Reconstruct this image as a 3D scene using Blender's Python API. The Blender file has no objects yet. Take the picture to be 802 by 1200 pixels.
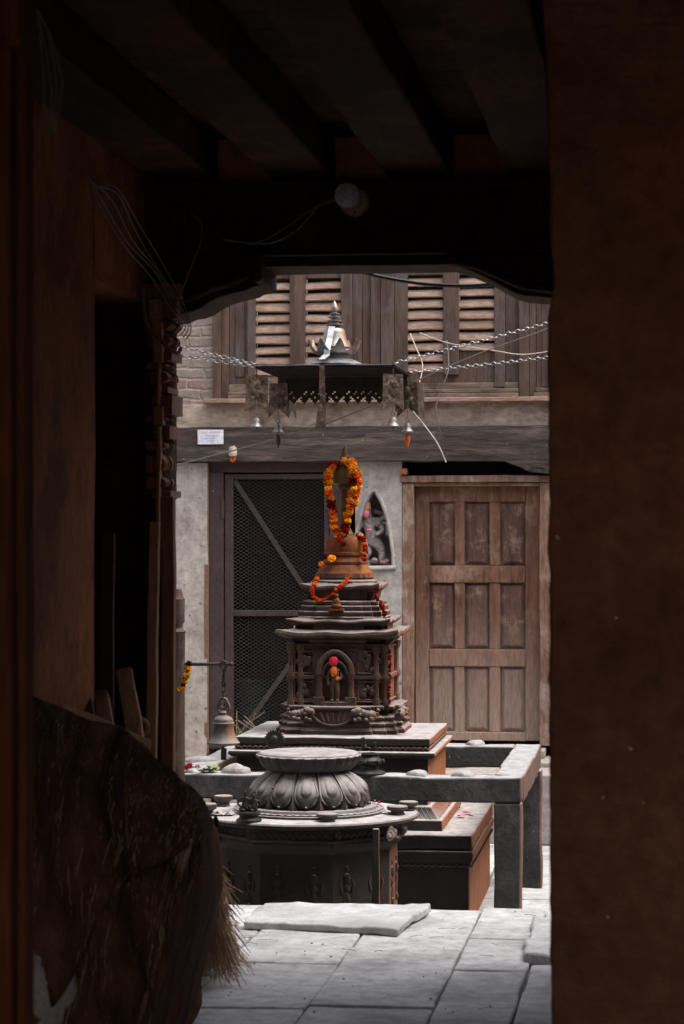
import bpy, bmesh, math, random
from mathutils import Vector, Matrix, noise
random.seed(11)
C = bpy.context.scene
COL = C.collection
R = math.radians
PI = math.pi

# ------------------------------------------------------------------ survey
F = 2833.0; TH = R(7.56); EYE = 1.65
ct, st = math.cos(TH), math.sin(TH)
def at(u, v, Y):
    """world point on the vertical plane Y=const, taken from the survey sheet"""
    a = (u-401)/F
    t = Y/(ct+a*st)
    return Vector((t*(-st+a*ct), Y, EYE+t*(620-v)/F))

# ------------------------------------------------------------------ materials
def new_mat(name):
    m = bpy.data.materials.new(name); m.use_nodes = True
    nt = m.node_tree
    b = nt.nodes['Principled BSDF']
    return m, nt, b
def N(nt, typ, **kw):
    n = nt.nodes.new(typ)
    for k, v in kw.items():
        if k in n.inputs: n.inputs[k].default_value = v
        else: setattr(n, k, v)
    return n
def mixc(nt, fac, a, b, blend='MIX'):
    n = nt.nodes.new('ShaderNodeMix'); n.data_type = 'RGBA'; n.blend_type = blend
    for i, v in ((0, fac), (6, a), (7, b)):
        if hasattr(v, 'is_output') or isinstance(v, bpy.types.NodeSocket): nt.links.new(v, n.inputs[i])
        elif i == 0: n.inputs[0].default_value = v
        else: n.inputs[i].default_value = (*v, 1)
    return n.outputs[2]
def ramp(nt, src, p0, p1):
    n = nt.nodes.new('ShaderNodeMapRange'); n.clamp = True
    n.inputs['From Min'].default_value = p0; n.inputs['From Max'].default_value = p1
    nt.links.new(src, n.inputs['Value'])
    return n.outputs[0]
def coords(nt, stretch=(1, 1, 1)):
    tc = nt.nodes.new('ShaderNodeTexCoord')
    mp = nt.nodes.new('ShaderNodeMapping'); mp.inputs['Scale'].default_value = stretch
    nt.links.new(tc.outputs['Object'], mp.inputs['Vector'])
    return mp.outputs[0], tc.outputs['Object']
def noi(nt, vec, scale, detail=6, rough=.6):
    n = nt.nodes.new('ShaderNodeTexNoise')
    n.inputs['Scale'].default_value = scale; n.inputs['Detail'].default_value = detail
    n.inputs['Roughness'].default_value = rough
    nt.links.new(vec, n.inputs['Vector'])
    return n.outputs['Fac']
def mat(name, c1, c2, scale=6, rough=.8, bump=.3, stretch=(1, 1, 1), fine=30, patch=None, patch_scale=2, patch_lo=.5, patch_hi=.62,
        speck=None, speck_scale=60, speck_lo=.68, dust=None, dust_lo=.55, dust_amt=.8, side=None, side_amt=.8, side_lo=.35, patch_stretch=None, low=None, low_z=(0, 1), brick=0, metal=0, bump_d=.01, spec=.3):
    m, nt, b = new_mat(name)
    v, v0 = coords(nt, stretch)
    n1 = noi(nt, v, scale); n2 = noi(nt, v, fine, 8, .7)
    col = mixc(nt, ramp(nt, n1, .3, .7), c1, c2)
    dk = nt.nodes.new('ShaderNodeMapRange'); dk.inputs['From Min'].default_value = .3; dk.inputs['From Max'].default_value = .7
    dk.inputs['To Min'].default_value = .62; dk.inputs['To Max'].default_value = 1.3; nt.links.new(n2, dk.inputs['Value'])
    mul = nt.nodes.new('ShaderNodeMix'); mul.data_type = 'RGBA'; mul.blend_type = 'MULTIPLY'; mul.inputs[0].default_value = 1
    nt.links.new(col, mul.inputs[6]); nt.links.new(dk.outputs[0], mul.inputs[7]); col = mul.outputs[2]
    if low:
        sx = nt.nodes.new('ShaderNodeSeparateXYZ'); nt.links.new(v0, sx.inputs[0])
        ad = nt.nodes.new('ShaderNodeMath'); ad.operation = 'MULTIPLY_ADD'; ad.inputs[1].default_value = .5
        nt.links.new(n1, ad.inputs[0]); nt.links.new(sx.outputs[2], ad.inputs[2])
        f = ramp(nt, ad.outputs[0], low_z[1], low_z[0])
        lm = nt.nodes.new('ShaderNodeMix'); lm.data_type = 'RGBA'; lm.blend_type = 'MULTIPLY'; lm.inputs[0].default_value = 1
        lm.inputs[6].default_value = (*low, 1); nt.links.new(dk.outputs[0], lm.inputs[7])
        col = mixc(nt, f, col, lm.outputs[2])
    if patch:
        n3 = noi(nt, coords(nt, patch_stretch)[0] if patch_stretch else v0, patch_scale, 7, .65)
        pm = nt.nodes.new('ShaderNodeMix'); pm.data_type = 'RGBA'; pm.blend_type = 'MULTIPLY'; pm.inputs[0].default_value = 1
        pm.inputs[6].default_value = (*patch, 1); nt.links.new(dk.outputs[0], pm.inputs[7])
        col = mixc(nt, ramp(nt, n3, patch_lo, patch_hi), col, pm.outputs[2])
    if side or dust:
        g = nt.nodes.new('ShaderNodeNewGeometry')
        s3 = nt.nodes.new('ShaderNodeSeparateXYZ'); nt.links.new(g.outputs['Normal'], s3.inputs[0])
    if side:  # warm colour on right-facing faces: red stone plus warm sidelight painted in
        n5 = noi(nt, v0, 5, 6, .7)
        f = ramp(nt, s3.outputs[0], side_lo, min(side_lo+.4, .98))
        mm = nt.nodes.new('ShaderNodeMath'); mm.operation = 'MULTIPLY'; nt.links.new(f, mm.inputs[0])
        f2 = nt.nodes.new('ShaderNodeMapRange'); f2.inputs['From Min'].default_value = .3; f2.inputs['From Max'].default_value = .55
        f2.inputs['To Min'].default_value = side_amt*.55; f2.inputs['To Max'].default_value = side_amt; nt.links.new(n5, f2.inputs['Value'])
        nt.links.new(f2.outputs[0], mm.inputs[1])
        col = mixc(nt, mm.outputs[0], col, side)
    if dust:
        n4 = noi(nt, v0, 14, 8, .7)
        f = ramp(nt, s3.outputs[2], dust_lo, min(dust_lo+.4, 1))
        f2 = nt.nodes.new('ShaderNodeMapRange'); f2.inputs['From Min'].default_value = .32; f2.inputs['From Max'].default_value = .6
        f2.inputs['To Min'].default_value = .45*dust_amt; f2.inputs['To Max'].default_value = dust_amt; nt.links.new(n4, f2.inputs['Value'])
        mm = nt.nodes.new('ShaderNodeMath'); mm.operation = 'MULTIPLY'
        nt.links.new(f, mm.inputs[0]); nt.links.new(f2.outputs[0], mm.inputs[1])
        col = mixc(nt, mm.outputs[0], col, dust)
    if speck:
        n6 = noi(nt, v0, speck_scale, 3, .5)
        col = mixc(nt, ramp(nt, n6, speck_lo, speck_lo+.03), col, speck)
    brk_f = None
    if brick:
        s9 = nt.nodes.new('ShaderNodeSeparateXYZ'); nt.links.new(v0, s9.inputs[0])
        ax = nt.nodes.new('ShaderNodeMath'); ax.operation = 'ADD'; nt.links.new(s9.outputs[0], ax.inputs[0]); nt.links.new(s9.outputs[1], ax.inputs[1])
        wz = nt.nodes.new('ShaderNodeMath'); wz.operation = 'MULTIPLY_ADD'; wz.inputs[1].default_value = .16; nt.links.new(n1, wz.inputs[0]); nt.links.new(s9.outputs[2], wz.inputs[2])
        cb = nt.nodes.new('ShaderNodeCombineXYZ'); nt.links.new(ax.outputs[0], cb.inputs[0]); nt.links.new(wz.outputs[0], cb.inputs[1])
        bt = nt.nodes.new('ShaderNodeTexBrick'); nt.links.new(cb.outputs[0], bt.inputs['Vector']); bt.inputs['Scale'].default_value = 1
        bt.inputs['Brick Width'].default_value = .22; bt.inputs['Row Height'].default_value = .062; bt.inputs['Mortar Size'].default_value = .008; bt.inputs['Mortar Smooth'].default_value = 1
        bt.inputs['Color1'].default_value = (1.12, 1.05, 1, 1); bt.inputs['Color2'].default_value = (.78, .74, .72, 1); bt.inputs['Mortar'].default_value = (.6, .6, .6, 1)
        bf = nt.nodes.new('ShaderNodeMath'); bf.operation = 'MULTIPLY'; bf.inputs[1].default_value = brick*1.6
        nt.links.new(ramp(nt, noi(nt, v0, 1.3, 6, .6), .38, .66), bf.inputs[0])
        bm_ = nt.nodes.new('ShaderNodeMix'); bm_.data_type = 'RGBA'; bm_.blend_type = 'MULTIPLY'; bm_.clamp_factor = True
        nt.links.new(bf.outputs[0], bm_.inputs[0]); nt.links.new(col, bm_.inputs[6]); nt.links.new(bt.outputs['Color'], bm_.inputs[7]); col = bm_.outputs[2]
        brk_f = nt.nodes.new('ShaderNodeMath'); brk_f.operation = 'MULTIPLY'; nt.links.new(bt.outputs['Fac'], brk_f.inputs[0]); nt.links.new(bf.outputs[0], brk_f.inputs[1])
    nt.links.new(col, b.inputs['Base Color'])
    b.inputs['Metallic'].default_value = metal
    b.inputs['Specular IOR Level'].default_value = spec
    rr = nt.nodes.new('ShaderNodeMapRange'); rr.inputs['To Min'].default_value = max(rough-.15, .05); rr.inputs['To Max'].default_value = min(rough+.15, 1)
    nt.links.new(n2, rr.inputs['Value']); nt.links.new(rr.outputs[0], b.inputs['Roughness'])
    if bump:
        sm = nt.nodes.new('ShaderNodeMath'); sm.operation = 'ADD'; nt.links.new(n1, sm.inputs[0]); nt.links.new(n2, sm.inputs[1])
        if brk_f:
            s0 = sm; sm = nt.nodes.new('ShaderNodeMath'); sm.operation = 'SUBTRACT'; nt.links.new(s0.outputs[0], sm.inputs[0]); nt.links.new(brk_f.outputs[0], sm.inputs[1])
        bp = nt.nodes.new('ShaderNodeBump'); bp.inputs['Strength'].default_value = bump; bp.inputs['Distance'].default_value = bump_d
        nt.links.new(sm.outputs[0], bp.inputs['Height']); nt.links.new(bp.outputs[0], b.inputs['Normal'])
    return m
def plain(name, c, rough=.6, metal=0, bump=.15):
    return mat(name, tuple(x*.75 for x in c), tuple(min(x*1.2, 1) for x in c), 25, rough, bump, fine=120, metal=metal, bump_d=.003)

DUST = (.34, .29, .27)
M = {}
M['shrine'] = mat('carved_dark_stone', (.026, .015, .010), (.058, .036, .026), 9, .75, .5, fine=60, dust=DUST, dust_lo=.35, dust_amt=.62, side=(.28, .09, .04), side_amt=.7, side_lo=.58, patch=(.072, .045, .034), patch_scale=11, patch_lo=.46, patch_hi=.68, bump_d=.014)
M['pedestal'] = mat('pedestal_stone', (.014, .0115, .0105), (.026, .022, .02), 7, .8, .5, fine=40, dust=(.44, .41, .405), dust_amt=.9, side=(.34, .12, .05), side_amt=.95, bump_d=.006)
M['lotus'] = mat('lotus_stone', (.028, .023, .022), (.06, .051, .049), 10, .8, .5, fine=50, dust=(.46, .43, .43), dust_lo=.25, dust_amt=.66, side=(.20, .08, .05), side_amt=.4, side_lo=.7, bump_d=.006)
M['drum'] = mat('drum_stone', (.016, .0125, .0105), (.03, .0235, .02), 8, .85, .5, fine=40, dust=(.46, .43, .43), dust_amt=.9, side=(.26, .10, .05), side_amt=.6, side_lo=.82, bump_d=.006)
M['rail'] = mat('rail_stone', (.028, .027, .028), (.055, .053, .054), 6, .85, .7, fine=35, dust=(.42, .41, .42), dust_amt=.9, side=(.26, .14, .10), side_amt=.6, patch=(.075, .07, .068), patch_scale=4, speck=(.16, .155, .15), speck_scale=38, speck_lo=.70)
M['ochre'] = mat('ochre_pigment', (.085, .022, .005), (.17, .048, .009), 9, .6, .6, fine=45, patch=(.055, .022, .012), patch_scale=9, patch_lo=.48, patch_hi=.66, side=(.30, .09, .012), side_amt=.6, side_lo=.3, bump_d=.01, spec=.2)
M['gilt'] = mat('dull_gilt', (.06, .034, .012), (.12, .066, .022), 10, .6, .3, fine=50, metal=.3, bump_d=.004)
M['sindoor'] = plain('red_pigment', (.45, .015, .03), .9)
M['oransin'] = plain('orange_pigment', (.5, .11, .015), .9)
M['plaster'] = mat('grey_plaster', (.30, .275, .25), (.45, .42, .39), 2.2, .95, .5, fine=18, patch=(.20, .17, .15), patch_scale=1.8, patch_lo=.5, patch_hi=.68, speck=(.14, .12, .11), speck_scale=26, speck_lo=.66, low=(.33, .22, .15), low_z=(-.2, 1.1))
M['plaster2'] = mat('dusty_plaster', (.30, .23, .18), (.44, .35, .29), 3, .95, .5, stretch=(.6, 1, 1.4), fine=20, patch=(.16, .11, .085), patch_scale=2.2)
M['reveal'] = mat('red_brown_reveal', (.13, .075, .05), (.22, .13, .085), 5, .9, .4)
M['beam'] = mat('grey_weathered_beam', (.024, .018, .015), (.085, .067, .057), 5, .9, .8, stretch=(.7, 3, 6), fine=16, speck=(.24, .18, .14), speck_scale=26, speck_lo=.70, patch=(.13, .10, .085), patch_scale=4, patch_lo=.52, patch_hi=.66, patch_stretch=(.5, 1, 3))
M['shutter'] = mat('brown_shutter_wood', (.045, .026, .02), (.11, .065, .048), 4, .8, .5, stretch=(5, 3, .5), fine=14, patch=(.085, .068, .062), patch_scale=3)
M['slat'] = mat('pale_louvre_wood', (.20, .125, .09), (.34, .235, .18), 5, .8, .4, stretch=(.8, 4, 5), fine=20, patch=(.22, .13, .09), patch_scale=5, dust=(.40, .32, .27), dust_amt=.6)
M['door'] = mat('old_door_wood', (.08, .036, .022), (.24, .125, .08), 3.2, .85, .5, stretch=(5, 3, .7), fine=16, patch=(.30, .19, .135), patch_scale=5, patch_lo=.53, patch_hi=.7, low=(.56, .445, .38), low_z=(.0, 1.7))
M['panel'] = mat('old_door_panel', (.05, .028, .022), (.17, .09, .066), 3.2, .85, .5, stretch=(5, 3, .6), fine=20, patch=(.27, .17, .125), patch_scale=9, patch_lo=.52, patch_hi=.68, low=(.52, .42, .36), low_z=(.0, 1.75))
M['railwood'] = mat('weathered_rail_wood', (.10, .065, .048), (.22, .16, .125), 5, .85, .5, stretch=(.6, 3, 6), fine=14, patch=(.07, .045, .035), patch_scale=4)
M['frame'] = mat('worn_frame_wood', (.14, .075, .05), (.27, .16, .115), 4, .85, .5, stretch=(4, 3, .6), fine=16, patch=(.32, .25, .21), patch_scale=4)
M['steel'] = mat('purple_brown_steel', (.038, .024, .026), (.062, .038, .040), 4, .6, .2, fine=30, speck=(.2, .16, .15), speck_scale=50, speck_lo=.7)
M['wire'] = plain('mesh_wire', (.05, .042, .038), .6, .2)
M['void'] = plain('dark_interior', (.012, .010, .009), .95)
M['paving'] = mat('grey_paving', (.40, .40, .405), (.53, .53, .535), 2.4, .85, .6, fine=14, patch=(.27, .265, .26), patch_scale=1.7, patch_lo=.47, patch_hi=.66, speck=(.24, .22, .21), speck_scale=30, speck_lo=.73)
M['joint'] = mat('paving_joint', (.09, .08, .07), (.18, .165, .15), 8, .95, .3)
M['step'] = mat('grey_step', (.30, .26, .235), (.42, .38, .35), 3, .9, .4, fine=20, patch=(.22, .18, .15), patch_scale=3)
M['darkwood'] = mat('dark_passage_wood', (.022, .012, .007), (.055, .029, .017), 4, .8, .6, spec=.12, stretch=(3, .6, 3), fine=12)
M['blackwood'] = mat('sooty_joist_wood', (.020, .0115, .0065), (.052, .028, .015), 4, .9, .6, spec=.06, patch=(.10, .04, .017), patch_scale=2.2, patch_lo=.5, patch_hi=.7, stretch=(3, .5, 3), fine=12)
M['redblock'] = mat('red_infill', (.24, .085, .036), (.38, .14, .06), 5, .9, .4)
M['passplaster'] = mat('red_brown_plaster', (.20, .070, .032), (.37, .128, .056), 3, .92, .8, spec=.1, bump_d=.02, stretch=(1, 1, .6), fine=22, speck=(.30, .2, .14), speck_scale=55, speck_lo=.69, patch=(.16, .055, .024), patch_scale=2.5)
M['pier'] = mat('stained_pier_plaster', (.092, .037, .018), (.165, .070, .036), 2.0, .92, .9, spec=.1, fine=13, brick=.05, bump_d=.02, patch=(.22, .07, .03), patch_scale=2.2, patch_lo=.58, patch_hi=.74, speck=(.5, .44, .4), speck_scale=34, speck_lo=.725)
M['jamb'] = mat('dark_jamb_wood', (.022, .006, .0025), (.045, .013, .005), 5, .85, .5, spec=.04, stretch=(4, 4, .6), fine=16)
M['carved'] = mat('carved_red_wood', (.12, .042, .02), (.24, .09, .042), 5, .7, .5, stretch=(4, 4, .6), fine=16, spec=.4)
M['postwood'] = mat('dark_turned_post', (.045, .024, .017), (.11, .062, .045), 5, .75, .5, stretch=(4, 4, .6), fine=16, patch=(.10, .085, .078), patch_scale=6)
M['plank'] = mat('raw_plank', (.20, .092, .044), (.36, .19, .10), 4, .8, .5, stretch=(5, 5, .6), fine=14)
M['tarp'] = mat('brown_tarpaulin', (.040, .019, .011), (.135, .062, .035), 2.2, .9, .7, stretch=(6, 2, .7), fine=24, patch=(.03, .016, .010), patch_scale=2.4, patch_lo=.45, patch_hi=.7, patch_stretch=(4, 2, .9), bump_d=.008, spec=.04)
M['straw'] = mat('dry_straw', (.26, .15, .09), (.46, .31, .21), 12, .85, .2)
M['sack'] = mat('grey_sack', (.16, .13, .11), (.26, .22, .19), 8, .9, .5, fine=60)
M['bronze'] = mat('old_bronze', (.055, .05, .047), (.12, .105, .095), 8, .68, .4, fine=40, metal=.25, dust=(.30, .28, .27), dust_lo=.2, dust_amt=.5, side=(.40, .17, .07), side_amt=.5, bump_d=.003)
M['blackbronze'] = mat('blackened_bronze', (.018, .016, .015), (.04, .035, .032), 12, .5, .3, fine=40, metal=.4, bump_d=.003)
M['bell'] = mat('pale_bell_metal', (.10, .095, .09), (.22, .205, .19), 12, .45, .2, fine=60, metal=.6)
M['iron'] = mat('iron', (.035, .032, .032), (.07, .062, .06), 20, .5, .2, metal=.7)
M['chain'] = mat('galvanised_chain', (.14, .135, .135), (.30, .29, .29), 30, .4, .1, metal=.8)
M['sheet'] = mat('sheet_metal', (.22, .23, .245), (.36, .37, .385), 9, .38, .1, metal=.75)
M['tin'] = mat('bright_tin_strap', (.36, .36, .38), (.52, .52, .54), 15, .4, .05, metal=.4)
M['valance'] = mat('sooty_sheet', (.016, .012, .010), (.034, .026, .021), 14, .55, .15, metal=.3)
M['soffit_shade'] = mat('shaded_underside', (.008, .006, .005), (.02, .015, .012), 9, .9, .2, spec=.03)  # underside shade painted as a matte near-black colour
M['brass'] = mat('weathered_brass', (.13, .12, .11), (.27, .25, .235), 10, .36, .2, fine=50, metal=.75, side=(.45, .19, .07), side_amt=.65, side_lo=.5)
M['copper'] = mat('embossed_copper', (.045, .028, .019), (.11, .072, .05), 22, .5, .6, fine=60, metal=.55, patch=(.15, .125, .105), patch_scale=26)
M['white'] = plain('white_paper', (.62, .64, .70), .8)
M['inkred'] = plain('red_ink', (.55, .2, .2), .8)
M['inkblue'] = plain('blue_ink', (.32, .38, .58), .8)
M['rubber'] = plain('black_cable', (.012, .012, .013), .4)
M['cable'] = plain('grey_cable', (.13, .125, .12), .5)
M['paleflex'] = plain('pale_flex', (.36, .34, .32), .5)
M['cream'] = plain('cream_wire', (.42, .34, .28), .6)
M['glass'] = plain('frosted_lamp_glass', (.52, .50, .60), .25)
M['ceramic'] = plain('lamp_holder', (.35, .26, .21), .5)
M['idol'] = mat('chalky_idol', (.10, .085, .08), (.42, .37, .35), 26, .85, .9, fine=60, bump_d=.012, patch=(.42, .22, .24), patch_scale=14, patch_lo=.55, patch_hi=.7)
M['pink'] = plain('pink_pigment', (.62, .17, .26), .9)
M['peach'] = plain('peach_pigment', (.62, .24, .14), .9)
M['leaf'] = plain('wilted_leaf', (.16, .20, .09), .7)
M['petal'] = plain('fallen_petal', (.60, .05, .13), .7)
M['twig'] = plain('dry_twig', (.22, .16, .11), .9)
M['litter'] = plain('pale_chaff', (.30, .27, .23), .9)
M['lampclay'] = mat('dusty_butter_lamp', (.04, .034, .032), (.075, .064, .06), 20, .7, .3, dust=(.42, .38, .36), dust_amt=.75)
M['lump'] = mat('pale_worn_stone', (.19, .18, .18), (.30, .285, .28), 14, .9, .6, dust=(.42, .41, .41), dust_amt=.6)
M['green'] = plain('green_bucket', (.008, .02, .016), .6)
# brick wall above the beam
m, nt, b = new_mat('old_brick'); M['brick'] = m
v, v0 = coords(nt)
rotm = nt.nodes.new('ShaderNodeMapping'); rotm.inputs['Rotation'].default_value = (R(90), 0, 0)
nv = nt.nodes.new('ShaderNodeTexNoise'); nv.inputs['Scale'].default_value = 6
nt.links.new(v0, nv.inputs['Vector'])
vm = nt.nodes.new('ShaderNodeVectorMath'); vm.operation = 'MULTIPLY_ADD'; vm.inputs[1].default_value = (.09, .05, .05)
nt.links.new(nv.outputs['Color'], vm.inputs[0]); nt.links.new(v0, vm.inputs[2]); nt.links.new(vm.outputs[0], rotm.inputs['Vector'])
bt = nt.nodes.new('ShaderNodeTexBrick'); nt.links.new(rotm.outputs[0], bt.inputs['Vector'])
bt.inputs['Scale'].default_value = 1; bt.inputs['Brick Width'].default_value = .21; bt.inputs['Row Height'].default_value = .072
bt.inputs['Mortar Size'].default_value = .012; bt.inputs['Mortar Smooth'].default_value = .7
bt.inputs['Color1'].default_value = (.22, .11, .085, 1); bt.inputs['Color2'].default_value = (.24, .19, .165, 1); bt.inputs['Mortar'].default_value = (.33, .28, .25, 1)
nn = noi(nt, v0, 3.2, 7, .65); nf = noi(nt, v0, 30, 6, .7)
c = mixc(nt, ramp(nt, nn, .38, .60), bt.outputs['Color'], (.29, .24, .21))
ns = noi(nt, coords(nt, (1, 1, 5))[0], 3.5, 6, .65)
c = mixc(nt, ramp(nt, ns, .50, .66), c, (.16, .13, .115))
c = mixc(nt, ramp(nt, nf, .35, .7), c, (.17, .135, .12))
nt.links.new(c, b.inputs['Base Color']); b.inputs['Roughness'].default_value = .95
bp = nt.nodes.new('ShaderNodeBump'); bp.inputs['Strength'].default_value = .7; bp.inputs['Distance'].default_value = .012
ad = nt.nodes.new('ShaderNodeMath'); ad.operation = 'SUBTRACT'; nt.links.new(nf, ad.inputs[0]); nt.links.new(bt.outputs['Fac'], ad.inputs[1])
nt.links.new(ad.outputs[0], bp.inputs['Height']); nt.links.new(bp.outputs[0], b.inputs['Normal'])
# flowers: colour stored per blossom
m, nt, b = new_mat('marigold'); M['flower'] = m
at_ = nt.nodes.new('ShaderNodeAttribute'); at_.attribute_name = 'tint'
nt.links.new(at_.outputs['Color'], b.inputs['Base Color']); b.inputs['Roughness'].default_value = .85; b.inputs['Specular IOR Level'].default_value = .1

# ------------------------------------------------------------------ mesh helpers
def B(): return bmesh.new()
def face(bm, vs):
    try: return bm.faces.new(vs)
    except ValueError: return None
def loft(bm, rings, cap0=True, cap1=True, closed=True):
    vr = [[bm.verts.new(p) for p in r] for r in rings]
    n = len(vr[0])
    for a, b_ in zip(vr, vr[1:]):
        for i in range(n if closed else n-1):
            face(bm, (a[i], a[(i+1) % n], b_[(i+1) % n], b_[i]))
    if cap0: face(bm, list(reversed(vr[0])))
    if cap1: face(bm, vr[-1])
    return vr
def box(bm, x0, x1, y0, y1, z0, z1):
    loft(bm, [[(x0, y0, z), (x1, y0, z), (x1, y1, z), (x0, y1, z)] for z in (z0, z1)])
def rbox(bm, x0, x1, y0, y1, z0, z1, seg=.12, amp=.006, freq=4, seed=0):
    """box with hand-cut, uneven faces"""
    t = bmesh.new()
    nx = max(1, min(60, round((x1-x0)/seg))); ny = max(1, min(60, round((y1-y0)/seg))); nz = max(1, min(60, round((z1-z0)/seg)))
    g = {}
    def vert(i, j, k):
        if (i, j, k) not in g:
            p = Vector((x0+(x1-x0)*i/nx, y0+(y1-y0)*j/ny, z0+(z1-z0)*k/nz))
            d = noise.noise_vector(p*freq+Vector((seed*7.3, seed*3.1, seed)))*amp + noise.noise_vector(p*freq*4+Vector((seed, 0, 5)))*amp*.4
            g[(i, j, k)] = bm.verts.new(p+d)
        return g[(i, j, k)]
    for i in range(nx):
        for j in range(ny):
            face(bm, (vert(i, j, 0), vert(i, j+1, 0), vert(i+1, j+1, 0), vert(i+1, j, 0)))
            face(bm, (vert(i, j, nz), vert(i+1, j, nz), vert(i+1, j+1, nz), vert(i, j+1, nz)))
    for i in range(nx):
        for k in range(nz):
            face(bm, (vert(i, 0, k), vert(i+1, 0, k), vert(i+1, 0, k+1), vert(i, 0, k+1)))
            face(bm, (vert(i, ny, k), vert(i, ny, k+1), vert(i+1, ny, k+1), vert(i+1, ny, k)))
    for j in range(ny):
        for k in range(nz):
            face(bm, (vert(0, j, k), vert(0, j, k+1), vert(0, j+1, k+1), vert(0, j+1, k)))
            face(bm, (vert(nx, j, k), vert(nx, j+1, k), vert(nx, j+1, k+1), vert(nx, j, k+1)))
    t.free()
def prism(bm, pts, y0, y1):
    """polygon in the XZ plane pushed along Y"""
    loft(bm, [[(x, y, z) for x, z in pts] for y in (y0, y1)])
def tube(bm, pts, r, n=8, r2=None):
    pts = [Vector(p) for p in pts]
    rings = []; up = Vector((.3, .5, .81)); L = len(pts)
    for i, p in enumerate(pts):
        t = (pts[min(i+1, L-1)]-pts[max(i-1, 0)]).normalized()
        a = t.cross(up)
        if a.length < 1e-3: a = t.cross(Vector((1, 0, 0)))
        a.normalize(); b_ = t.cross(a)
        rr = r if r2 is None else r+(r2-r)*i/(L-1)
        if callable(r): rr = r(i/(L-1))
        rings.append([p+a*math.cos(2*PI*k/n)*rr+b_*math.sin(2*PI*k/n)*rr for k in range(n)])
    loft(bm, rings)
def lathe(bm, prof, cx=0, cy=0, n=32, mod=None):
    rings = []
    for r, z in prof:
        r = max(r, .0006)
        ring = []
        for k in range(n):
            a = 2*PI*k/n; q = r*(mod(a, z) if mod else 1)
            ring.append((cx+q*math.cos(a), cy+q*math.sin(a), z))
        rings.append(ring)
    loft(bm, rings)
def bez(pts, n=8):
    """Catmull-Rom through points"""
    pts = [Vector(p) for p in pts]; out = []
    for i in range(len(pts)-1):
        p0 = pts[max(i-1, 0)]; p1 = pts[i]; p2 = pts[i+1]; p3 = pts[min(i+2, len(pts)-1)]
        for k in range(n):
            t = k/n
            out.append(.5*((2*p1)+(p2-p0)*t+(2*p0-5*p1+4*p2-p3)*t*t+(3*p1-p0-3*p2+p3)*t**3))
    out.append(pts[-1]); return out
def ball(bm, c, r, sub=2, sc=(1, 1, 1), jit=0):
    ret = bmesh.ops.create_icosphere(bm, subdivisions=sub, radius=1)
    for v_ in ret['verts']:
        q = v_.co.copy()
        k = 1+(random.uniform(-jit, jit) if jit else 0)
        v_.co = Vector(c)+Vector((q.x*sc[0], q.y*sc[1], q.z*sc[2]))*r*k
    return ret['verts']
def rootloc(p):
    l = Vector((0, 0, 0))
    while p is not None:
        l += p.location; p = p.parent
    return l
def part(name, bm, m, parent=None, bevel=0, smooth=35, local=False):
    bmesh.ops.recalc_face_normals(bm, faces=bm.faces)
    if parent is not None and not local:
        o_ = rootloc(parent)
        for v_ in bm.verts: v_.co -= o_
    me = bpy.data.meshes.new(name); bm.to_mesh(me); bm.free()
    for mm in (m if isinstance(m, list) else [m]): me.materials.append(mm)
    if smooth:
        for p in me.polygons: p.use_smooth = True
        me.set_sharp_from_angle(angle=R(smooth))
    o = bpy.data.objects.new(name, me); COL.objects.link(o)
    if parent is not None: o.parent = parent
    if bevel:
        md = o.modifiers.new('bevel', 'BEVEL'); md.width = bevel; md.segments = 2; md.limit_method = 'ANGLE'; md.angle_limit = R(40)
    return o
def tag(o, label, cat, group=None, kind=None):
    if label: o['label'] = label
    if cat: o['category'] = cat
    if group: o['group'] = group
    if kind: o['kind'] = kind
    return o
def thing(name, loc, label, cat, group=None):
    o = bpy.data.objects.new(name, None); COL.objects.link(o)
    o.location = loc; o.empty_display_size = .1
    return tag(o, label, cat, group)
def single(name, bm, m, loc, label, cat, group=None, bevel=0, smooth=35):
    """a thing made of one mesh, its origin at its base"""
    for v_ in bm.verts: v_.co -= Vector(loc)
    o = part(name, bm, m, None, bevel, smooth); o.location = loc
    return tag(o, label, cat, group)
def skin(name, joints, edges, m, parent, loc=None, sub=2):
    me = bpy.data.meshes.new(name)
    off = rootloc(parent) if parent else Vector((0, 0, 0))
    me.from_pydata([Vector(j[0])-off for j in joints], edges, [])
    me.materials.append(m)
    o = bpy.data.objects.new(name, me); COL.objects.link(o)
    if parent: o.parent = parent
    sk = o.modifiers.new('skin', 'SKIN'); sk.use_smooth_shade = True
    for i, j in enumerate(joints):
        r = j[1]; me.skin_vertices[0].data[i].radius = (r, r) if not isinstance(r, tuple) else r
    me.skin_vertices[0].data[0].use_root = True
    s = o.modifiers.new('sub', 'SUBSURF'); s.levels = sub; s.render_levels = sub
    return o
SINK = -.38

# ================================================================== GROUND
bm = B()
for p in [0]:
    vs = [bm.verts.new(q) for q in ((-60, -60, SINK-.12), (60, -60, SINK-.12), (60, 60, SINK-.12), (-60, 60, SINK-.12))]
    face(bm, vs)
tag(part('ground', bm, M['joint'], smooth=0), 'bare earth under and around the paved courtyard', None, kind='structure')
def pavers(bm, xs, rows, z, th, seed, gap=.006, amp=.006):
    rnd = random.Random(seed)
    for i, (xa, xb) in enumerate(zip(xs, xs[1:])):
        ys = rows(i)
        for ya, yb in zip(ys, ys[1:]):
            dz = rnd.uniform(-.006, .006)
            rbox(bm, xa+gap, xb-gap, ya+gap, yb-gap, z-th+dz, z+dz, seg=.13, amp=amp, freq=3, seed=rnd.random()*9)
bm = B()
rnd = random.Random(3)
def rows_c(i):
    y = 10.75-rnd.uniform(0, .5); out = [10.55]
    while y < 16.2:
        if y > 10.8: out.append(y)
        y += rnd.uniform(.55, .9)
    return out+[16.3]
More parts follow.
